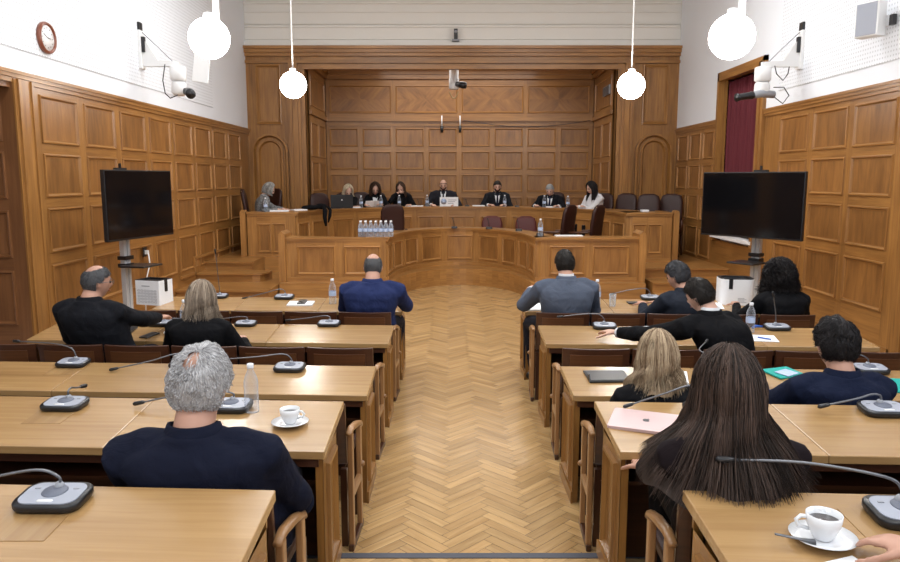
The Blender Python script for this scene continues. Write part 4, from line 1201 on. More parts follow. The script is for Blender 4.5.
MICS=[('A',-1.12,1.93,R(2),'microphone unit on the nearest left desk, its neck leaving the picture at left',gb,1.0),
('B',-1.77,3.2,R(0),'microphone unit on the second left desk, left of the grey-haired man',[(-.0,.06,.07),(.0,.10,.055),(.0,.14,.045)],1),
('B',-1,3.17,R(0),'microphone unit on the second left desk, partly hidden by the grey-haired man',[(-.1,.03,.075),(-.25,.0,.06),(-.40,-.01,.03)],1),
('C',-2.38,4.43,R(0),'microphone unit on the third left desk, left part, neck bent to the left',[(-.03,.04,.10),(-.15,.06,.12),(-.40,.10,.12)],1),
('C',-0.99,4.33,R(0),'microphone unit on the third left desk, near the aisle',[(-.05,.03,.09),(-.2,.0,.08),(-.38,-.02,.07)],1),
('C',-1.66,4.4,R(0),'microphone unit on the third left desk, hidden behind the grey head, neck reaching left',[(-.06,.0,.08),(-.2,-.06,.05),(-.38,-.11,.02)],1),
('D',-2.33,5.7,R(0),'microphone unit on the fourth left desk touched by the man with glasses',[(.03,.03,.05),(.1,.05,.04),(.2,.08,.03)],1),
('D',-1.64,5.68,R(0),'microphone unit on the fourth left desk, right of the blonde-streaked woman',[(-.05,.03,.07),(-.15,.02,.06),(-.3,.02,.04)],.9),
('D',-0.97,5.67,R(0),'microphone unit on the fourth left desk, near the aisle',[(-.05,.04,.07),(-.18,.04,.05),(-.34,.04,.03)],.95),
('E',-2.29,7.04,R(0),'microphone unit with tall upright neck on the front left desk',[(-.005,.035,.2),(-.008,.03,.36),(-.01,.025,.46)],.95),
('E',-1.63,6.99,R(0),'microphone unit on the front left desk, left of the bottle',[(-.05,.03,.085),(-.2,.0,.05),(-.37,-.02,.01)],1),
('E',-0.6,6.96,R(0),'microphone unit hidden in front of the man in blue suit',[(-.06,.0,.06),(-.18,-.02,.05),(-.30,-.04,.03)],.8),
('B',1.94,3.11,R(0),'microphone unit with pale top on the second right desk, right of the long-haired woman',[(-.04,.03,.07),(-.12,.0,.06),(-.24,-.02,.04)],1.05),
('A',1.235,1.84,R(0),'microphone unit on the nearest right desk, right of the coffee cup, cut by the edge',[(-.04,.05,.09),(-.22,.10,.10),(-.40,.13,.09)],1.05),
('C',2.56,4.27,R(0),'microphone unit on the third right desk beside the teal folder',[(-.05,.03,.09),(-.12,.02,.09),(-.2,.0,.07)],1.05),
('B',1.14,3.13,R(0),'microphone hidden before the long-haired woman, its neck reaching left over the laptop',[(-.06,.02,.13),(-.2,-.02,.10),(-.36,-.04,.05)],.9),
('C',1.6,4.3,R(0),'microphone unit on the third right desk between the blonde woman and the man in navy',[(-.03,.05,.10),(-.05,.12,.11),(.02,.22,.13)],.9),
('D',1.22,5.58,R(0),'microphone unit on the fourth right desk beside the outstretched hand',[(-.05,.04,.10),(-.18,.03,.10),(-.33,.0,.09)],1),
('D',2.56,5.53,R(0),'microphone unit with steep neck on the fourth right desk beside the bottle',[(-.01,.03,.12),(-.03,.02,.2),(-.05,.0,.26)],1),
('E',1.95,6.92,R(0),'microphone unit on the front right desk beside the phone',[(-.05,.03,.10),(-.2,.0,.09),(-.36,-.03,.06)],1),
('E',2.42,6.88,R(0),'microphone unit on the front right desk before the white box, neck bent left',[(-.03,.03,.14),(-.12,.05,.24),(-.2,.06,.32)],.9)]
for row,x,y,rz,l,b,s in MICS:
    mic(x,y,dz(row,y,x)+.001,rz-.05,l,b,s,SL)
for row,x,y,l in (('A',-1.13,1.83,'square wooden cable cover under the microphone of the nearest left desk'),('B',-1.78,3.10,'square wooden cable cover under the left microphone of the second left desk'),
                  ('C',-2.39,4.34,'square wooden cable cover by the left microphone of the third left desk'),('A',1.16,1.80,'square wooden cable cover by the microphone of the nearest right desk')):
    mb=MB(); c=[V((x+a,y+b,dz(row,y+b,x+a)+d)) for d in(-.004,.0018) for b in(-.09,.09) for a in(-.085,.085)]
    for q in((0,2,3,1),(4,5,7,6),(0,1,5,4),(2,6,7,3),(0,4,6,2),(1,3,7,5)): mb.face([c[k] for k in q],(0,1,0),.93,0,(3.3,2.1))
    obj(mb,'cable_cover',M['top'],l,'cable cover')
# podium small mics
def smallmic(x,y,z,l,s=1,up=True):
    root=empty('desk_microphone',(x,y,z),0,l,'microphone','small microphones on the podium desks')
    mb=MB(); mb.loft([[V((p[0]*.6*s,p[1]*.7*s,0)) for p in rrect(.095,.068,.03)],[V((p[0]*.55*s,p[1]*.6*s,.035*s)) for p in rrect(.095,.068,.03)]],smooth=False); mb.build('base',M['blackp'],root)
    mb=MB(); mb.tube([(0,.01,.03),(-.01,0,.10*s),(-.03,-.02,.17*s)],.005,n=6); mb.build('gooseneck',M['blackp'],root)
    mb=MB(); mb.sphere((-.03,-.02,.18*s),.012,8,6); mb.build('microphone_head',M['blackp'],root)
for px,py,l in((.08,13.0,'small black microphone at the middle of the lower curved desk'),(.70,12.85,'small black microphone left of centre-right on the lower curved desk'),(1.18,12.35,'small black microphone at the right bend of the lower curved desk'),(1.42,11.35,'small black microphone beside the bottle on the lower curved desk')):
    smallmic(px,py,.97,l)
for px,py,l in((-.62,14.62,'small black microphone left of the bald man'),(.35,14.72,'small black microphone right of the name sign'),(1.35,14.55,'small black microphone right of the bearded dark-haired man'),(2.3,14.02,'small black microphone before the woman in white')):
    x_,y_=seat(px/py,.16); smallmic(x_,y_,1.29,l,.8)
# bottles
def bottle(x,y,z,l,g=None,s=1.0,lab=True):
    root=empty('water_bottle',(x,y,z),0,l,'bottle',g)
    mb=MB(); pr=[(.0305,0),(.032,.006)]
    for k in range(9): pr+= [(.032,.012+k*.011),(.0300,.0175+k*.011)]
    pr+=[(.032,.115),(.031,.14),(.026,.16),(.015,.185),(.0125,.19),(.0125,.200)]
    mb.lathe([(r*s,zz*s) for r,zz in pr],(0,0,0),18); mb.build('bottle_body',M['bottle'],root)
    mb=MB(); mb.lathe([(.0145*s,.198*s),(.0150*s,.200*s),(.0150*s,.216*s),(.013*s,.218*s)],(0,0,0),14); mb.build('cap',M['cap'],root)
    if lab:
        mb=MB(); rg=[]
        for r,zz in((.0325,.070),(.0328,.072),(.0328,.108),(.0325,.110)): rg.append([V((r*s*math.cos(2*PI*k/18),r*s*math.sin(2*PI*k/18),zz*s)) for k in range(18)])
        mb.loft(rg,False); mb.build('label',M['label'],root)
    return root
bottle(-.895,3.14,dz('B',3.14,-.895),'clear water bottle on the second left desk beside the coffee cup',None,1.02,False)
bottle(-2.10,5.60,dz('D',5.60,-2.1),'clear water bottle on the fourth left desk between the man and the woman',None,1.05)
bottle(-1.12,6.78,dz('E',6.78,-1.12),'clear water bottle on the front left desk beside the man in blue',None,1.1)
bottle(1.39,6.72,dz('E',6.72,1.39),'clear water bottle on the front right desk beside the man in grey',None,1.1)
bottle(2.32,5.46,dz('D',5.46,2.32),'clear water bottle on the fourth right desk beside the man in black',None,1.05)
bottle(1.40,11.15,.97,'water bottle on the lower curved desk at its right bend',None,1.25)
n=0
for j in range(2):
    for i in range(7):
        bottle(-1.38+i*.078,11.08+j*.08,.97,'water bottle in the pack on the left end of the lower curved desk','bottles packed on the lower desk',1.12)
mb=MB(); mb.box((-1.43,11.04,.972),(-.86,11.048,1.15)); mb.box((-1.43,11.20,.972),(-.86,11.208,1.15)); mb.box((-1.435,11.04,.972),(-1.428,11.208,1.15)); mb.box((-.862,11.04,.972),(-.855,11.208,1.15))
PB=[(-3.22,12.62,'left end beside the grey-haired woman'),(-1.76,14.33,'left of the curly-haired woman'),(-1.38,14.48,'between the curly-haired woman and the hand-hiding woman'),(-1.02,14.55,'before the woman hiding her face'),
 (-.46,14.60,'left of the bald man'),(1.10,14.55,'before the bearded dark-haired man'),(1.86,14.28,'before the grey-haired man'),(2.30,14.12,'between the grey-haired man and the woman in white')]
for i_,(x,y,l) in enumerate(PB):
    if i_: x,y=seat(x/y,.10)
    bottle(x,y,1.29,'small water bottle on the podium, '+l,None,1.1)
# drinking glass
mb=MB(); mb.lathe([(.026,0),(.028,.004),(.033,.12),(.031,.12),(.026,.008),(.002,.007)],(0,0,0),20)
obj(mb,'drinking_glass',M['glass'],'empty drinking glass on the front right desk left of the phone','glass',loc=(1.52,6.64,dz('E',6.64,1.52)))
# cups
def cup(x,y,z,l,rz,s=1):
    sc=empty('saucer',(x,y,z),rz,'white saucer under the coffee cup '+l,'saucer'); sc.scale=(s,s,s)
    mb=MB(); mb.lathe([(.03,0),(.045,.003),(.074,.014),(.075,.016),(.045,.007),(.022,.005),(.001,.005)],(0,0,0),32); mb.build('dish',M['china'],sc)
    r=empty('coffee_cup',(x,y,z+.006*s),rz,'white coffee cup '+l,'cup'); r.scale=(s,s,s)
    mb=MB(); mb.lathe([(.020,0),(.022,.003),(.030,.018),(.0385,.038),(.0405,.062),(.0385,.062),(.036,.038),(.028,.018),(.001,.008)],(0,0,0),32); mb.build('bowl',M['china'],r)
    mb=MB(); mb.tube([(.036,0,.052),(.052,0,.053),(.062,0,.043),(.056,0,.028),(.032,0,.022)],[.005]*5,n=8,sx=1); mb.build('handle',M['china'],r)
    mb=MB(); mb.lathe([(.034,.044),(.0355,.046),(.001,.0465)],(0,0,0),24); mb.build('coffee',M['coffee'],r)
    return r
cup(-.69,2.99,dz('B',2.99,-.69)+.002,'on the second left desk beside the bottle',R(-10),1.06)
cup(.955,1.735,dz('A',1.735,.955)+.002,'on the nearest right desk',R(170),1.08)
mb=MB(); mb.tube([(0,0,0),(.03,.01,.004),(.09,.03,.012)],[.006,.003,.0025],n=6,sx=2)
obj(mb,'teaspoon',M['chrome'],'steel teaspoon lying on the nearest saucer','spoon',loc=(.915,1.695,dz('A',1.735)+.020),rz=R(150))
# papers, phones, laptops
def sheet(name,cx,cy,row,w,d,rz,label,mat='paper',t=.004,cat='paper',z=None,bevel=0):
    mb=MB(); mb.box((-w/2,-d/2,0),(w/2,d/2,t))
    o=obj(mb,name,M[mat],label,cat,None,bevel,(cx,cy,(dz(row,cy,cx) if z is None else z)+.0015),rz)
    if z is None: o.rotation_euler.x=SL
    return o
sheet('paper_stack',.80,6.66,'E',.21,.32,R(6),'white papers at the aisle corner of the front right desk','paper',.01)
sheet('paper_sheet',-1.42,6.76,'E',.24,.15,R(0),'white notepad under the phone on the front left desk','paper',.012)
sheet('mobile_phone',-1.41,6.78,'E',.075,.14,R(0),'black phone lying on the notepad of the front left desk','blackp',.009,'phone').location.z+=.013
sheet('mobile_phone',1.76,6.76,'E',.14,.08,R(5),'black phone on the front right desk beside the drinking glass','blackp',.01,'phone',bevel=.003)
sheet('paper_sheet',2.42,6.66,'E',.26,.22,R(-12),'white papers on the front right desk before the white box')
sheet('open_notebook',1.56,5.46,'D',.42,.24,R(6),'open white document before the reaching man on the fourth right desk','paper',.012,'notebook')
mb=MB(); mb.tube([(0,0,0),(.13,0,.0)],.005,n=6); obj(mb,'pen',M['ink'],'black pen lying on the open white document','pen',loc=(1.56,5.48,dz('D',5.48,1.56)+.017),rz=R(20))
sheet('paper_sheet',2.34,5.28,'D',.20,.16,R(-8),'small white paper beside the bottle on the fourth right desk').rotation_euler.z=R(-10)
mb=MB(); mb.tube([(0,0,0),(.10,0,.0)],.005,n=6); obj(mb,'pen',M['bluep'],'blue pen lying on the small paper beside the bottle','pen',loc=(2.31,5.29,dz('D',5.29,2.31)+.010),rz=R(-50))
mb=MB(); mb.tube([(0,0,0),(.03,0,.012),(.09,0,.008)],[.008,.012,.007],n=8); obj(mb,'blue_case',M['bluep'],'small blue case beside the bottle on the fourth right desk','case',loc=(2.36,5.52,dz('D',5.52,2.36)+.013),rz=R(10))
sheet('laptop',-2.62,5.50,'D',.30,.20,R(4),'closed dark laptop before the man with glasses','blackp',.018,'laptop',bevel=.004)
sheet('mobile_phone',-2.30,5.40,'D',.08,.14,R(-20),'black phone beside the microphone touched by the man with glasses','blackp',.009,'phone',bevel=.003)
mb=MB(); mb.sphere((0,0,.018),.035,12,8,sc=(1.2,.8,.5)); obj(mb,'crumpled_tissue',M['paper'],'crumpled white tissue beside the phone of the man with glasses','tissue',loc=(-2.16,5.42,dz('D',5.42,-2.16)))
# black tablet
r=empty('tablet',(.94,4.19,dz('C',4.19,.94)+.002),R(2),'black tablet in an open folding case on the third right desk','tablet'); r.rotation_euler.x=SL
mb=MB(); mb.box((-.125,-.10,0),(.125,.09,.010)); mb.build('case',M['blackp'],r,bevel=.003)
mb=MB(); mb.box((-.115,-.088,.010),(.115,.080,.013)); mb.build('screen',M['blackp'],r)
mb=MB(); mb.prism([(-.10,0),(-.02,.0),(-.06,.04)],-.125,-.119,mat=Matrix(((0,0,1,0),(1,0,0,0),(0,1,0,0),(0,0,0,1)))); mb.build('fold',M['blackp'],r)
sheet('paper_sheet',1.30,4.14,'C',.21,.30,R(-15),'white sheets beside the blonde woman on the third right desk','paper',.006)
# pink laptop
r=empty('laptop',(.85,3.00,dz('B',3.00,.85)+.002),R(-22),'closed rose-gold laptop on the second right desk','laptop'); r.rotation_euler.x=SL*.95
mb=MB(); pl=rrect(.152,.106,.012,4); mb.loft([[V((p[0],p[1],0)) for p in pl],[V((p[0],p[1],.008)) for p in pl]],smooth=False); mb.build('base',M['pink'],r,bevel=.0015)
mb=MB(); mb.loft([[V((p[0],p[1],.0088)) for p in pl],[V((p[0],p[1],.0135)) for p in pl]],smooth=False); mb.build('lid',M['pink'],r,bevel=.0015)
mb=MB(); ap=[]
for k in range(40):
    t=2*PI*k/40; rr=.016*(1-.16*math.exp(-((t-PI/2)/.35)**2)-.10*math.exp(-((t-3*PI/2)/.3)**2)); x_,y_=rr*math.cos(t),rr*1.08*math.sin(t)
    dd=math.hypot(x_-.019,y_-.002)
    if dd<.009: 
        q=.009/dd; x_=.019+(x_-.019)*q; y_=.002+(y_-.002)*q
    ap.append((x_,y_))
mb.face([V((p[0],p[1],.0140)) for p in ap]); mb.face([V((p[0]*.42+.003+.002,p[1]*.9+.021,.0140)) for p in [(-.006,-.005),(.0,-.001),(.006,.006),(.0,.005),(-.005,.0)]])
mb.build('lid_logo',M['ink'],r)
# teal folders
sheet('teal_folder',2.02,4.24,'C',.20,.16,R(20),'small teal folder left of the man in navy','teal',.008,'folder')
sheet('teal_folder',2.58,4.02,'C',.34,.22,R(-8),'large teal folder right of the man in navy','teal',.008,'folder')
sheet('paper_sheet',2.03,4.22,'C',.12,.09,R(35),'small pale card on the small teal folder','label',.003).location.z+=.010
sheet('paper_sheet',.955,1.60,'A',.12,.10,R(20),'white paper under the forearm on the nearest right desk')
# podium papers
for x,y,w,d,rz,l,m in((-2.98,12.62,.32,.22,.2,'white papers under the hand of the grey-haired woman','paper'),(-2.72,13.0,.25,.2,.6,'white papers right of the podium-end bottle','paper'),(-1.95,14.42,.30,.2,.3,'white papers before the blonde woman','paper'),
    (-.72,14.62,.36,.2,0,'white papers left of the bald man','paper'),(.58,14.72,.25,.2,0,'white papers right of the name sign','paper'),(2.05,14.28,.30,.18,-.2,'white papers before the grey-haired man','paper'),
    (-1.2,14.55,.20,.12,0,'green folder before the woman hiding her face','green'),(3.38,12.55,.12,.12,0,'white card on the right end of the podium','paper')):
    if -2.6<x<2.7: x,y=seat(x/y,.22)
    sheet('paper_stack' if m=='paper' else 'green_folder',x,y,'A',w,d,rz,l,m,.03 if m!='paper' or w<.2 else .02,'paper' if m=='paper' else 'folder',z=1.29)
for x,l in((-1.62,'raised white paper held by the curly-haired woman, left sheet'),(-1.45,'raised white paper held by the curly-haired woman, right sheet')):
    mb=MB(); mb.box((-.09,0,0),(.09,.004,.15)); o=obj(mb,'paper_sheet',M['paper'],l,'paper',loc=(*seat(x/14.5,.24),1.30)); o.rotation_euler=(R(38),0,R(20 if x<-1.5 else -25))
sheet('paper_stack',1.85,11.2,'A',.42,.16,0,'white papers on the lower curved desk right of the bottle','paper',.012,z=.97)
# dark bag/coats on podium left
mb=MB(); mb.sphere((0,0,.045),.11,16,8,sc=(1.6,.7,.40)); mb.sphere((.18,.05,.06),.09,12,8,sc=(1.2,.8,.6)); mb.tube([(.22,-.10,.05),(.25,-.2,.0),(.24,-.26,-.13),(.26,-.25,-.28)],[.03,.045,.04,.02],n=8); mb.tube([(.3,-.06,.05),(.34,-.16,.0),(.33,-.2,-.10),(.3,-.2,-.22)],[.025,.03,.03,.012],n=8)
obj(mb,'black_cloth_bag',cloth(BLK),'crumpled black bag hanging over the front edge of the podium left side','bag',loc=(-2.52,13.12,1.295),rz=R(10))
# black open laptop at the podium
r=empty('laptop',(*seat(-2.10/14.05,.12),1.292),R(24),'open black laptop with a small white logo on the left of the podium','laptop')
mb=MB(); mb.box((-.22,.0,0),(.22,.26,.018)); mb.build('base',M['blackp'],r,bevel=.003)
mb=MB(); mb.box((-.22,-.01,.018),(.22,.005,.26)); mb.build('screen_lid',M['blackp'],r,bevel=.003)
mb=MB(); mb.sphere((.0,-.012,.16),.013,10,8,sc=(1,.2,1)); mb.build('lid_logo',M['white'],r)
# name sign
r=empty('name_sign',(-.02,14.92,1.291),0,'white name sign with blue emblem in front of the bald man','sign')
mb=MB(); mb.box((-.19,0,0),(.19,.03,.19)); mb.build('board',M['paper'],r,bevel=.002)
mb=MB(); mb.lathe([(.001,0),(.055,0),(.06,.002),(.001,.002)],(-.11,-.001,.10),20,axis=Matrix.Rotation(PI/2,3,'X')); mb.build('emblem',M['label'],r)
mb=MB(); 
for k in range(3): mb.box((-.02,-.003,.125-k*.035),(.155-k*.03,-.0005,.137-k*.035))
mb.build('lettering',M['grey'],r)
# white boxes
def vbox(x,y,z,rz,l,rounded):
    r=empty('white_box',(x,y,z),rz,l,'box')
    if rounded: w,d,h=.155,.13,.245
    else: w,d,h=.135,.10,.235
    pl=rrect(w,d,.07 if rounded else .006,6)
    mb=MB(); mb.loft([[V((p[0],p[1],0)) for p in pl],[V((p[0],p[1],h-.03)) for p in pl],[V((p[0],p[1],h)) for p in pl],[V((p[0]*.95,p[1]*.93,h)) for p in pl],[V((p[0]*.95,p[1]*.93,h-.03)) for p in pl]],smooth=False); mb.build('body',M['paper'],r)
    mb=MB(); mb.loft([[V((p[0]*.98,p[1]*.98,h-.012)) for p in pl],[V((p[0]*.985,p[1]*.98,h+.006)) for p in pl],[V((p[0]*.8,p[1]*.75,h+.006)) for p in pl],[V((p[0]*.78,p[1]*.73,h-.02)) for p in pl]],smooth=False); mb.build('black_rim',M['blackp'],r)
    mb=MB()
    if rounded: mb.box((-.085,-d-.004,h-.09),(-.05,-d+.01,h+.008))
    else: mb.box((w-.02,-.02,h-.11),(w+.004,.02,h+.008))
    mb.build('black_tab',M['blackp'],r)
    if not rounded:
        mb=MB()
        for i in range(6):
            for j in range(5):
                mb.tube([V((-.095+i*.037+.014*math.cos(a),-d-.0015,.03+j*.027+.008*math.sin(a))) for a in [2*PI*k/8 for k in range(9)]],.0018,n=4)
        mb.box((-.06,-d-.002,.178),(.03,-d,.186))
        mb.build('printed_pattern',M['grey'],r)
    else:
        mb=MB()
        for k in range(4): mb.box((.0,-d-.001,.03+k*.012),(.08-.02*(k%2),-d+.0005,.034+k*.012))
        mb.build('small_print',M['grey'],r)
    return r
vbox(-2.85,6.86,dz('E',6.86,-2.72)-.012,R(-17),'white ballot-style box with black rim and printed front on the front left desk',False)
vbox(2.72,6.80,dz('E',6.72,2.72)-.006,R(-8),'white rounded box with black rim and tab on the front right desk',True)
# ---------------- televisions
def tv(name,A,B,z0,z1,colx,coly,label):
    A=V((A[0],A[1],0));B=V((B[0],B[1],0)); c=(A+B)/2; d=(B-A); w=d.length; rz=math.atan2(d.y,d.x)
    root=empty(name,(c.x,c.y,0),rz,label,'television'); inv=Matrix.Rotation(-rz,4,'Z')@Matrix.Translation(-c)
    h=w/2; mb=MB(); mb.box((-h,0,z0),(h,.045,z1)); bz_=mb.build('bezel',M['blackp'],root,bevel=.004)
    mb=MB(); mb.box((-h+.012,-.003,z0+.02),(h-.012,.001,z1-.012)); mb.build('screen',M['screen'],bz_)
    mb=MB(); mb.box((-h*.5,.045,z0+.12),(h*.5,.085,z1-.2)); mb.build('rear_housing',M['blackp'],root,bevel=.01)
    p=inv@V((colx,coly,0))
    mb=MB()
    mb.box((p.x-.05,p.y-.025,.06),(p.x-.008,p.y+.03,z1-.15)); mb.box((p.x+.008,p.y-.025,.06),(p.x+.05,p.y+.03,z1-.15)); mb.box((p.x-.03,p.y-.015,.06),(p.x+.03,p.y+.02,z1-.15))
    mb.build('column',M['silver'],root,bevel=.004)
    MB().box((p.x-.11,.085,z0+.3),(p.x+.11,p.y,z0+.36)).build('bracket',M['blackp'],root)
    for zz in(z0-.21,.95): MB().box((p.x-.065,p.y-.05,zz-.02),(p.x+.065,p.y+.05,zz+.02)).build('column_clamp',M['blackp'],root)
    mb=MB(); mb.box((p.x-.16,p.y-.33,z0-.30),(p.x+.16,p.y-.03,z0-.28)); mb.build('shelf',M['blackp'],root,bevel=.008)
    mb=MB(); mb.box((p.x-.45,p.y-.05,.03),(p.x+.45,p.y+.05,.09)); mb.box((p.x-.45,p.y-.35,.03),(p.x-.37,p.y+.25,.09)); mb.box((p.x+.37,p.y-.35,.03),(p.x+.45,p.y+.25,.09)); mb.build('base',M['blackp'],root)
    for sx in(-.41,.41):
        for sy in(-.3,.2):
            mb=MB(); mb.sphere((p.x+sx,p.y+sy,.025),.025,10,8); mb.build('caster',M['blackp'],root)
    mb=MB(); mb.box((p.x-.08,p.y-.02,z1+.0),(p.x+.08,p.y+.02,z1+.025)); mb.box((p.x-.01,p.y-.01,z1-.1),(p.x+.01,p.y+.01,z1+.07)) ; mb.build('top_camera',M['blackp'],root)
    return root
tv('television_stand',(-3.32,6.98),(-3.08,8.02),1.24,1.94,-3.42,7.55,'television on a silver wheeled stand by the left wall, turned to the aisle')
tv('television_stand',(2.87,8.24),(3.57,7.30),1.22,1.925,3.44,8.05,'television on a silver wheeled stand by the right wall')
# wall socket + cord
r=empty('wall_socket',(XL+.03,9.15,.93),0,'dark wall socket with white plug on the left panelling','socket')
MB().box((0,-.05,-.06),(.012,.05,.06)).build('socket_plate',M['blackp'],r)
mb=MB(); mb.box((.012,-.02,-.03),(.05,.02,.02)); mb.build('plug',M['white'],r)
mb=MB(); mb.tube([(.05,0,-.02),(.07,-.02,-.15),(.05,-.08,-.3),(.04,-.15,-.45),(.06,-.2,-.8)],.009,n=6); mb.build('plug_cord',M['white'],r)
# clock
r=empty('wall_clock',(XL,7.22,3.20),0,'round wall clock with red-brown wooden rim on the left wall','clock')
ax=Matrix.Rotation(PI/2,3,'Y')
mb=MB(); mb.lathe([(.118,0),(.148,0),(.152,.02),(.143,.04),(.130,.042),(.120,.03),(.118,.02)],(.013,0,0),40,axis=ax); mb.build('wooden_rim',plain('mahogany_rim',(.20,.05,.02),.3,coat=.4),r)
mb=MB(); mb.lathe([(.001,.02),(.120,.02),(.120,.026),(.001,.026)],(.013,0,0),40,axis=ax); mb.build('dial',M['white'],r)
mb=MB()
for k in range(12):
    a=2*PI*k/12; mb.tube([(.040,math.sin(a)*.085,math.cos(a)*.085),(.040,math.sin(a)*.098,math.cos(a)*.098)],.0025,n=4)
mb.build('hour_marks',M['ink'],r)
for nm,a,l in(('hour_hand',R(92),.05),('minute_hand',R(-67),.075)):
    mb=MB(); mb.tube([(.044,0,0),(.044,-math.sin(-a)*l,math.cos(a)*l)],.003,n=5); mb.build(nm,M['ink'],r)
# wall cameras
def wallcam(root,sg,label_white=True):
    """built with wall at x=0, pointing out along sg*x"""
    x=lambda v: sg*v
    def bx(a,b,nm,m,bev=.004):
        lo=(min(x(a[0]),x(b[0])),a[1],a[2]); hi=(max(x(a[0]),x(b[0])),b[1],b[2]); return MB().box(lo,hi).build(nm,m,root,bevel=bev)
    bx((0,-.07,-.05),(.05,.07,.42),'wall_plate',M['white'])
    bx((.0,-.05,.42),(.04,.05,.52),'upper_clip',M['blackp']); bx((.05,-.05,.15),(.09,.0,.34),'connector_block',M['blackp'])
    mb=MB(); P=[(x(.04),-.03,-.02),(x(.50),-.03,-.02),(x(.50),-.03,.04),(x(.24),-.03,.05),(x(.10),-.03,.28),(x(.04),-.03,.30)]
    Q=[(a,b+.06,c) for a,b,c in P]; mb.face(P); mb.face(Q[::-1])
    for k in range(6): mb.face([P[k],P[(k+1)%6],Q[(k+1)%6],Q[k]])
    mb.build('support_arm',M['white'],root)
    mb=MB(); mb.tube([(x(.05),0,.40),(x(.24),0,.22),(x(.42),0,.04)],.006,n=6); mb.build('stay_cable',M['grey'],root)
    mb=MB(); mb.lathe([(.085,-.02),(.10,-.03),(.10,-.18),(.08,-.20)],(x(.48),0,0),24); mb.build('motor_housing',M['white'],root)
    mb=MB(); mb.lathe([(.08,-.21),(.09,-.23),(.095,-.34),(.06,-.38)],(x(.48),0,0),24); mb.build('pan_head',M['white'],root)
    return bx
r=empty('wall_camera',(XL,9.42,3.28),0,'white bracket camera with dark lens and flat antenna on the left wall','camera')
bx=wallcam(r,1)
mb=MB(); mb.tube([(.55,.0,-.32),(.62,-.06,-.34),(.66,-.12,-.36),(.69,-.18,-.38)],[.045,.05,.06,.06],n=16); mb.build('lens',M['blackp'],r)
o=MB().box((-.10,-.01,-.22),(.10,.02,.22)).build('flat_antenna',M['white'],r,bevel=.005); o.location=(.74,.12,.02); o.rotation_euler=(0,R(8),R(8))
mb=MB(); mb.tube([(.34,-.06,0),(.31,-.08,-.2),(.34,-.1,-.36),(.40,-.1,-.42),(.50,-.1,-.38)],.007,n=6); mb.build('cable',M['blackp'],r)
r=empty('wall_camera',(XR,9.32,3.26),0,'white bracket camera with long dark lens beside the window','camera')
bx=wallcam(r,-1)
mb=MB(); mb.tube([(-.34,-.03,-.36),(-.50,-.06,-.35),(-.62,-.08,-.37)],[.045,.05,.045],n=14); mb.build('camera_body',M['grey'],r)
mb=MB(); mb.tube([(-.60,-.08,-.37),(-.64,-.08,-.375),(-.68,-.09,-.38),(-.80,-.11,-.40),(-.84,-.12,-.405)],[.04,.052,.042,.042,.052],n=16); mb.build('lens',M['blackp'],r)
mb=MB(); mb.tube([(-.38,-.1,-.02),(-.36,-.12,-.12),(-.28,-.13,-.20),(-.22,-.12,-.12),(-.20,-.1,-.03)],.007,n=6); mb.tube([(-.38,-.1,-.28),(-.26,-.12,-.28),(-.19,-.12,-.38),(-.26,-.12,-.48),(-.36,-.1,-.40)],.007,n=6); mb.build('cables',M['blackp'],r)
# loudspeaker on right wall
r=empty('wall_loudspeaker',(XR-.02,7.52,3.43),0,'white box loudspeaker angled on the right wall','loudspeaker')
o=MB().box((-.07,-.12,-.17),(.07,.12,.17)).build('cabinet',M['white'],r,bevel=.012); o.location=(-.17,0,0); o.rotation_euler=(0,0,R(28))
o=MB().box((-.076,-.105,-.155),(-.068,.105,.155)).build('front_grille',M['micgrey'],r,bevel=.003); o.location=(-.17,0,0); o.rotation_euler=(0,0,R(28))
MB().box((-.14,-.03,-.06),(.01,.03,.04)).build('mounting_bracket',M['white'],r)
MB().box((-.06,-.19,-.08),(-.02,-.13,.02)).build('connector',M['blackp'],r)
# small camera on frieze
r=empty('frieze_camera',(.11,YB+.02,4.47),0,'small dark camera on the cream frieze above the podium','camera')
MB().box((-.07,-.12,-.02),(.07,.0,.01)).build('mounting_foot',M['grey'],r); MB().box((-.035,-.14,.01),(.035,-.04,.2)).build('camera_body',M['blackp'],r,bevel=.006)
mb=MB(); mb.sphere((0,-.15,.14),.03,12,8); mb.build('lens',M['grey'],r)
# alcove camera
r=empty('ceiling_camera',(.08,14.9,4.25),0,'white camera hanging on a post from the alcove ceiling','camera')
mb=MB(); mb.lathe([(.11,0),(.10,-.05),(.05,-.06),(.05,-.22),(.09,-.23),(.09,-.40),(.10,-.41),(.10,-.60),(.06,-.62)][::-1],(0,0,0),20); mb.build('post',M['white'],r)
mb=MB(); mb.tube([(.05,-.08,-.52),(.18,-.16,-.55),(.24,-.18,-.56)],[.05,.07,.06],n=14); mb.build('camera_head',M['blackp'],r)
mb=MB(); mb.tube([(-.09+.18*k/16+0,-.0,-.66-.13*math.sin(PI*k/16)) for k in range(17)],.012,n=6); mb.build('cable_loop',M['brass'],r)
for x,l in((-.18,'white hook with black microphone hanging left of the alcove centre'),(.22,'small hanging microphone on a hook right of the alcove centre')):
    r=empty('hanging_microphone',(x,AY-.14,3.10),0,l,'microphone')
    mb=MB(); mb.tube([(0,.04,.10),(0,-.06,.12),(0,-.10,.05),(0,-.10,-.10)],.014,n=8); mb.build('hook',M['white'],r)
    mb=MB(); mb.tube([(0,-.10,-.10),(0,-.10,-.24)],[.035,.03],n=10); mb.build('microphone_head',M['blackp'],r)
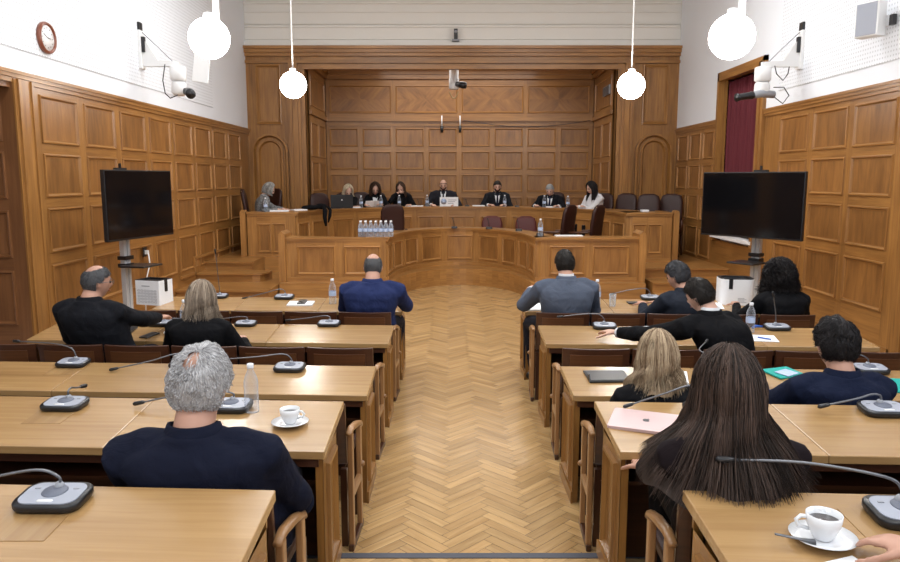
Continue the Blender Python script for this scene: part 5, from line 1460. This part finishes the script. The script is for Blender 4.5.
for x,l,rz in((OX0+.22,'small white spotlight at the upper left corner of the alcove',R(40)),(OX1-.25,'small white spotlight at the upper right corner of the alcove',R(-40))):
    r=empty('spotlight',(x,14.9,4.22),rz,l,'spotlight')
    mb=MB(); mb.tube([(0,0,.03),(0,0,-.06)],.015,n=8); mb.build('bracket',M['white'],r)
    mb=MB(); mb.tube([(0,.08,-.07),(0,-.05,-.10),(0,-.09,-.11)],[.04,.05,.055],n=14); mb.build('lamp_head',M['white'],r)
r=empty('air_vent',(OX1-.03,15.0,3.62),0,'dark vent grille on the right side wall of the alcove','vent')
MB().box((-.03,-.30,-.09),(.0,.30,.09)).build('frame',M['grey'],r)
mb=MB(); 
for k in range(6): mb.box((-.035,-.28,-.08+k*.027),(-.028,.28,-.065+k*.027))
mb.build('slats',M['blackp'],r)
mb=MB(); mb.tube([(.3+2.8*k/20,AY-.16,3.13-.14*math.sin(PI*k/20)) for k in range(21)],.007,n=6)
obj(mb,'cable',M['ink'],'thin cable draped along the alcove back wall','cable')

# ---------------------------------------------------------------- lamps, lights, camera
LAMPS=[(-2.16,6.7,3.10,'lit white globe pendant at upper left, nearer the camera','n'),(2.30,6.1,3.0,'lit white globe pendant at upper right, nearer the camera','n'),
       (-2.14,10.1,3.12,'lit white globe pendant hanging before the left arched bay','f'),(2.43,9.93,3.09,'lit white globe pendant hanging before the right arched bay','f')]
for x,y,z,l,k in LAMPS:
    r=empty('globe_pendant_lamp',(x,y,z),0,l,'lamp','globe pendant lamps')
    mb=MB(); mb.sphere((0,0,0),.18,32,20); mb.build('globe',M['globe'],r)
    mb=MB(); mb.lathe([(.04,.172),(.045,.178),(.045,.215),(.02,.225)]); mb.build('lamp_cap',M['white'],r)
    if k=='n':
        mb=MB(); mb.tube([(.07,0,.15),(.07,0,.62)],.03); mb.tube([(0,0,.6),(0,0,ZC-z)],.012); mb.build('stem',M['white'],r)
    else:
        mb=MB(); mb.tube([(0,0,.24),(0,0,ZC-z)],.009); mb.build('cord',M['white'],r)
    mb=MB(); mb.lathe([(.02,ZC-z-.1),(.06,ZC-z-.04),(.065,ZC-z)]); mb.build('ceiling_rose',M['white'],r)
def area(loc,rot,sx,sy,e,col=(1,.97,.93),name='ceiling_fill_light'):
    l=bpy.data.lights.new(name,'AREA'); l.shape='RECTANGLE'; l.size=sx; l.size_y=sy; l.energy=e; l.color=col
    o=bpy.data.objects.new(name,l); o.location=loc; o.rotation_euler=rot; COL.objects.link(o); return o
for (x,y,e) in((-1.6,4.2,LE),(2.0,4.2,LE),(-1.6,9.0,LE),(2.0,9.0,LE),(-1.6,.2,LE*.7),(2.0,.2,LE*.7)):  # unseen area lights added under the ceiling for general brightness, no panel fixtures
    area((x,y,ZC-.02),(0,0,0),1.8,1.8,e,(.95,.98,1))
area((.2,15.4,4.22),(0,0,0),3.5,.8,55,name='alcove_light')
area((XR-.1,1.0,3.4),(0,R(75),0),1.6,2.5,WE,(.82,.9,1),name='daylight_fill')  # added cool daylight at the solid right wall, no window stands here
area((-.5,-2.9,3.6),(R(75),0,0),4.5,1.8,WE*1.2,(.85,.92,1),name='daylight_fill')  # added cool daylight behind the camera, the rear wall has no window
w=bpy.data.worlds.new('World'); scn.world=w; w.use_nodes=True
w.node_tree.nodes['Background'].inputs[0].default_value=(.85,.92,1,1); w.node_tree.nodes['Background'].inputs[1].default_value=1.2
cam=bpy.data.cameras.new('Camera'); co=bpy.data.objects.new('Camera',cam); COL.objects.link(co); scn.camera=co
cam.sensor_width=36; cam.lens=36*f_px/900; co.location=(0,0,H); co.rotation_euler=(PI/2-TH,0,0); cam.clip_start=.05
scn.view_settings.view_transform='Standard'; scn.view_settings.look='None'; scn.view_settings.exposure=0; scn.view_settings.gamma=1
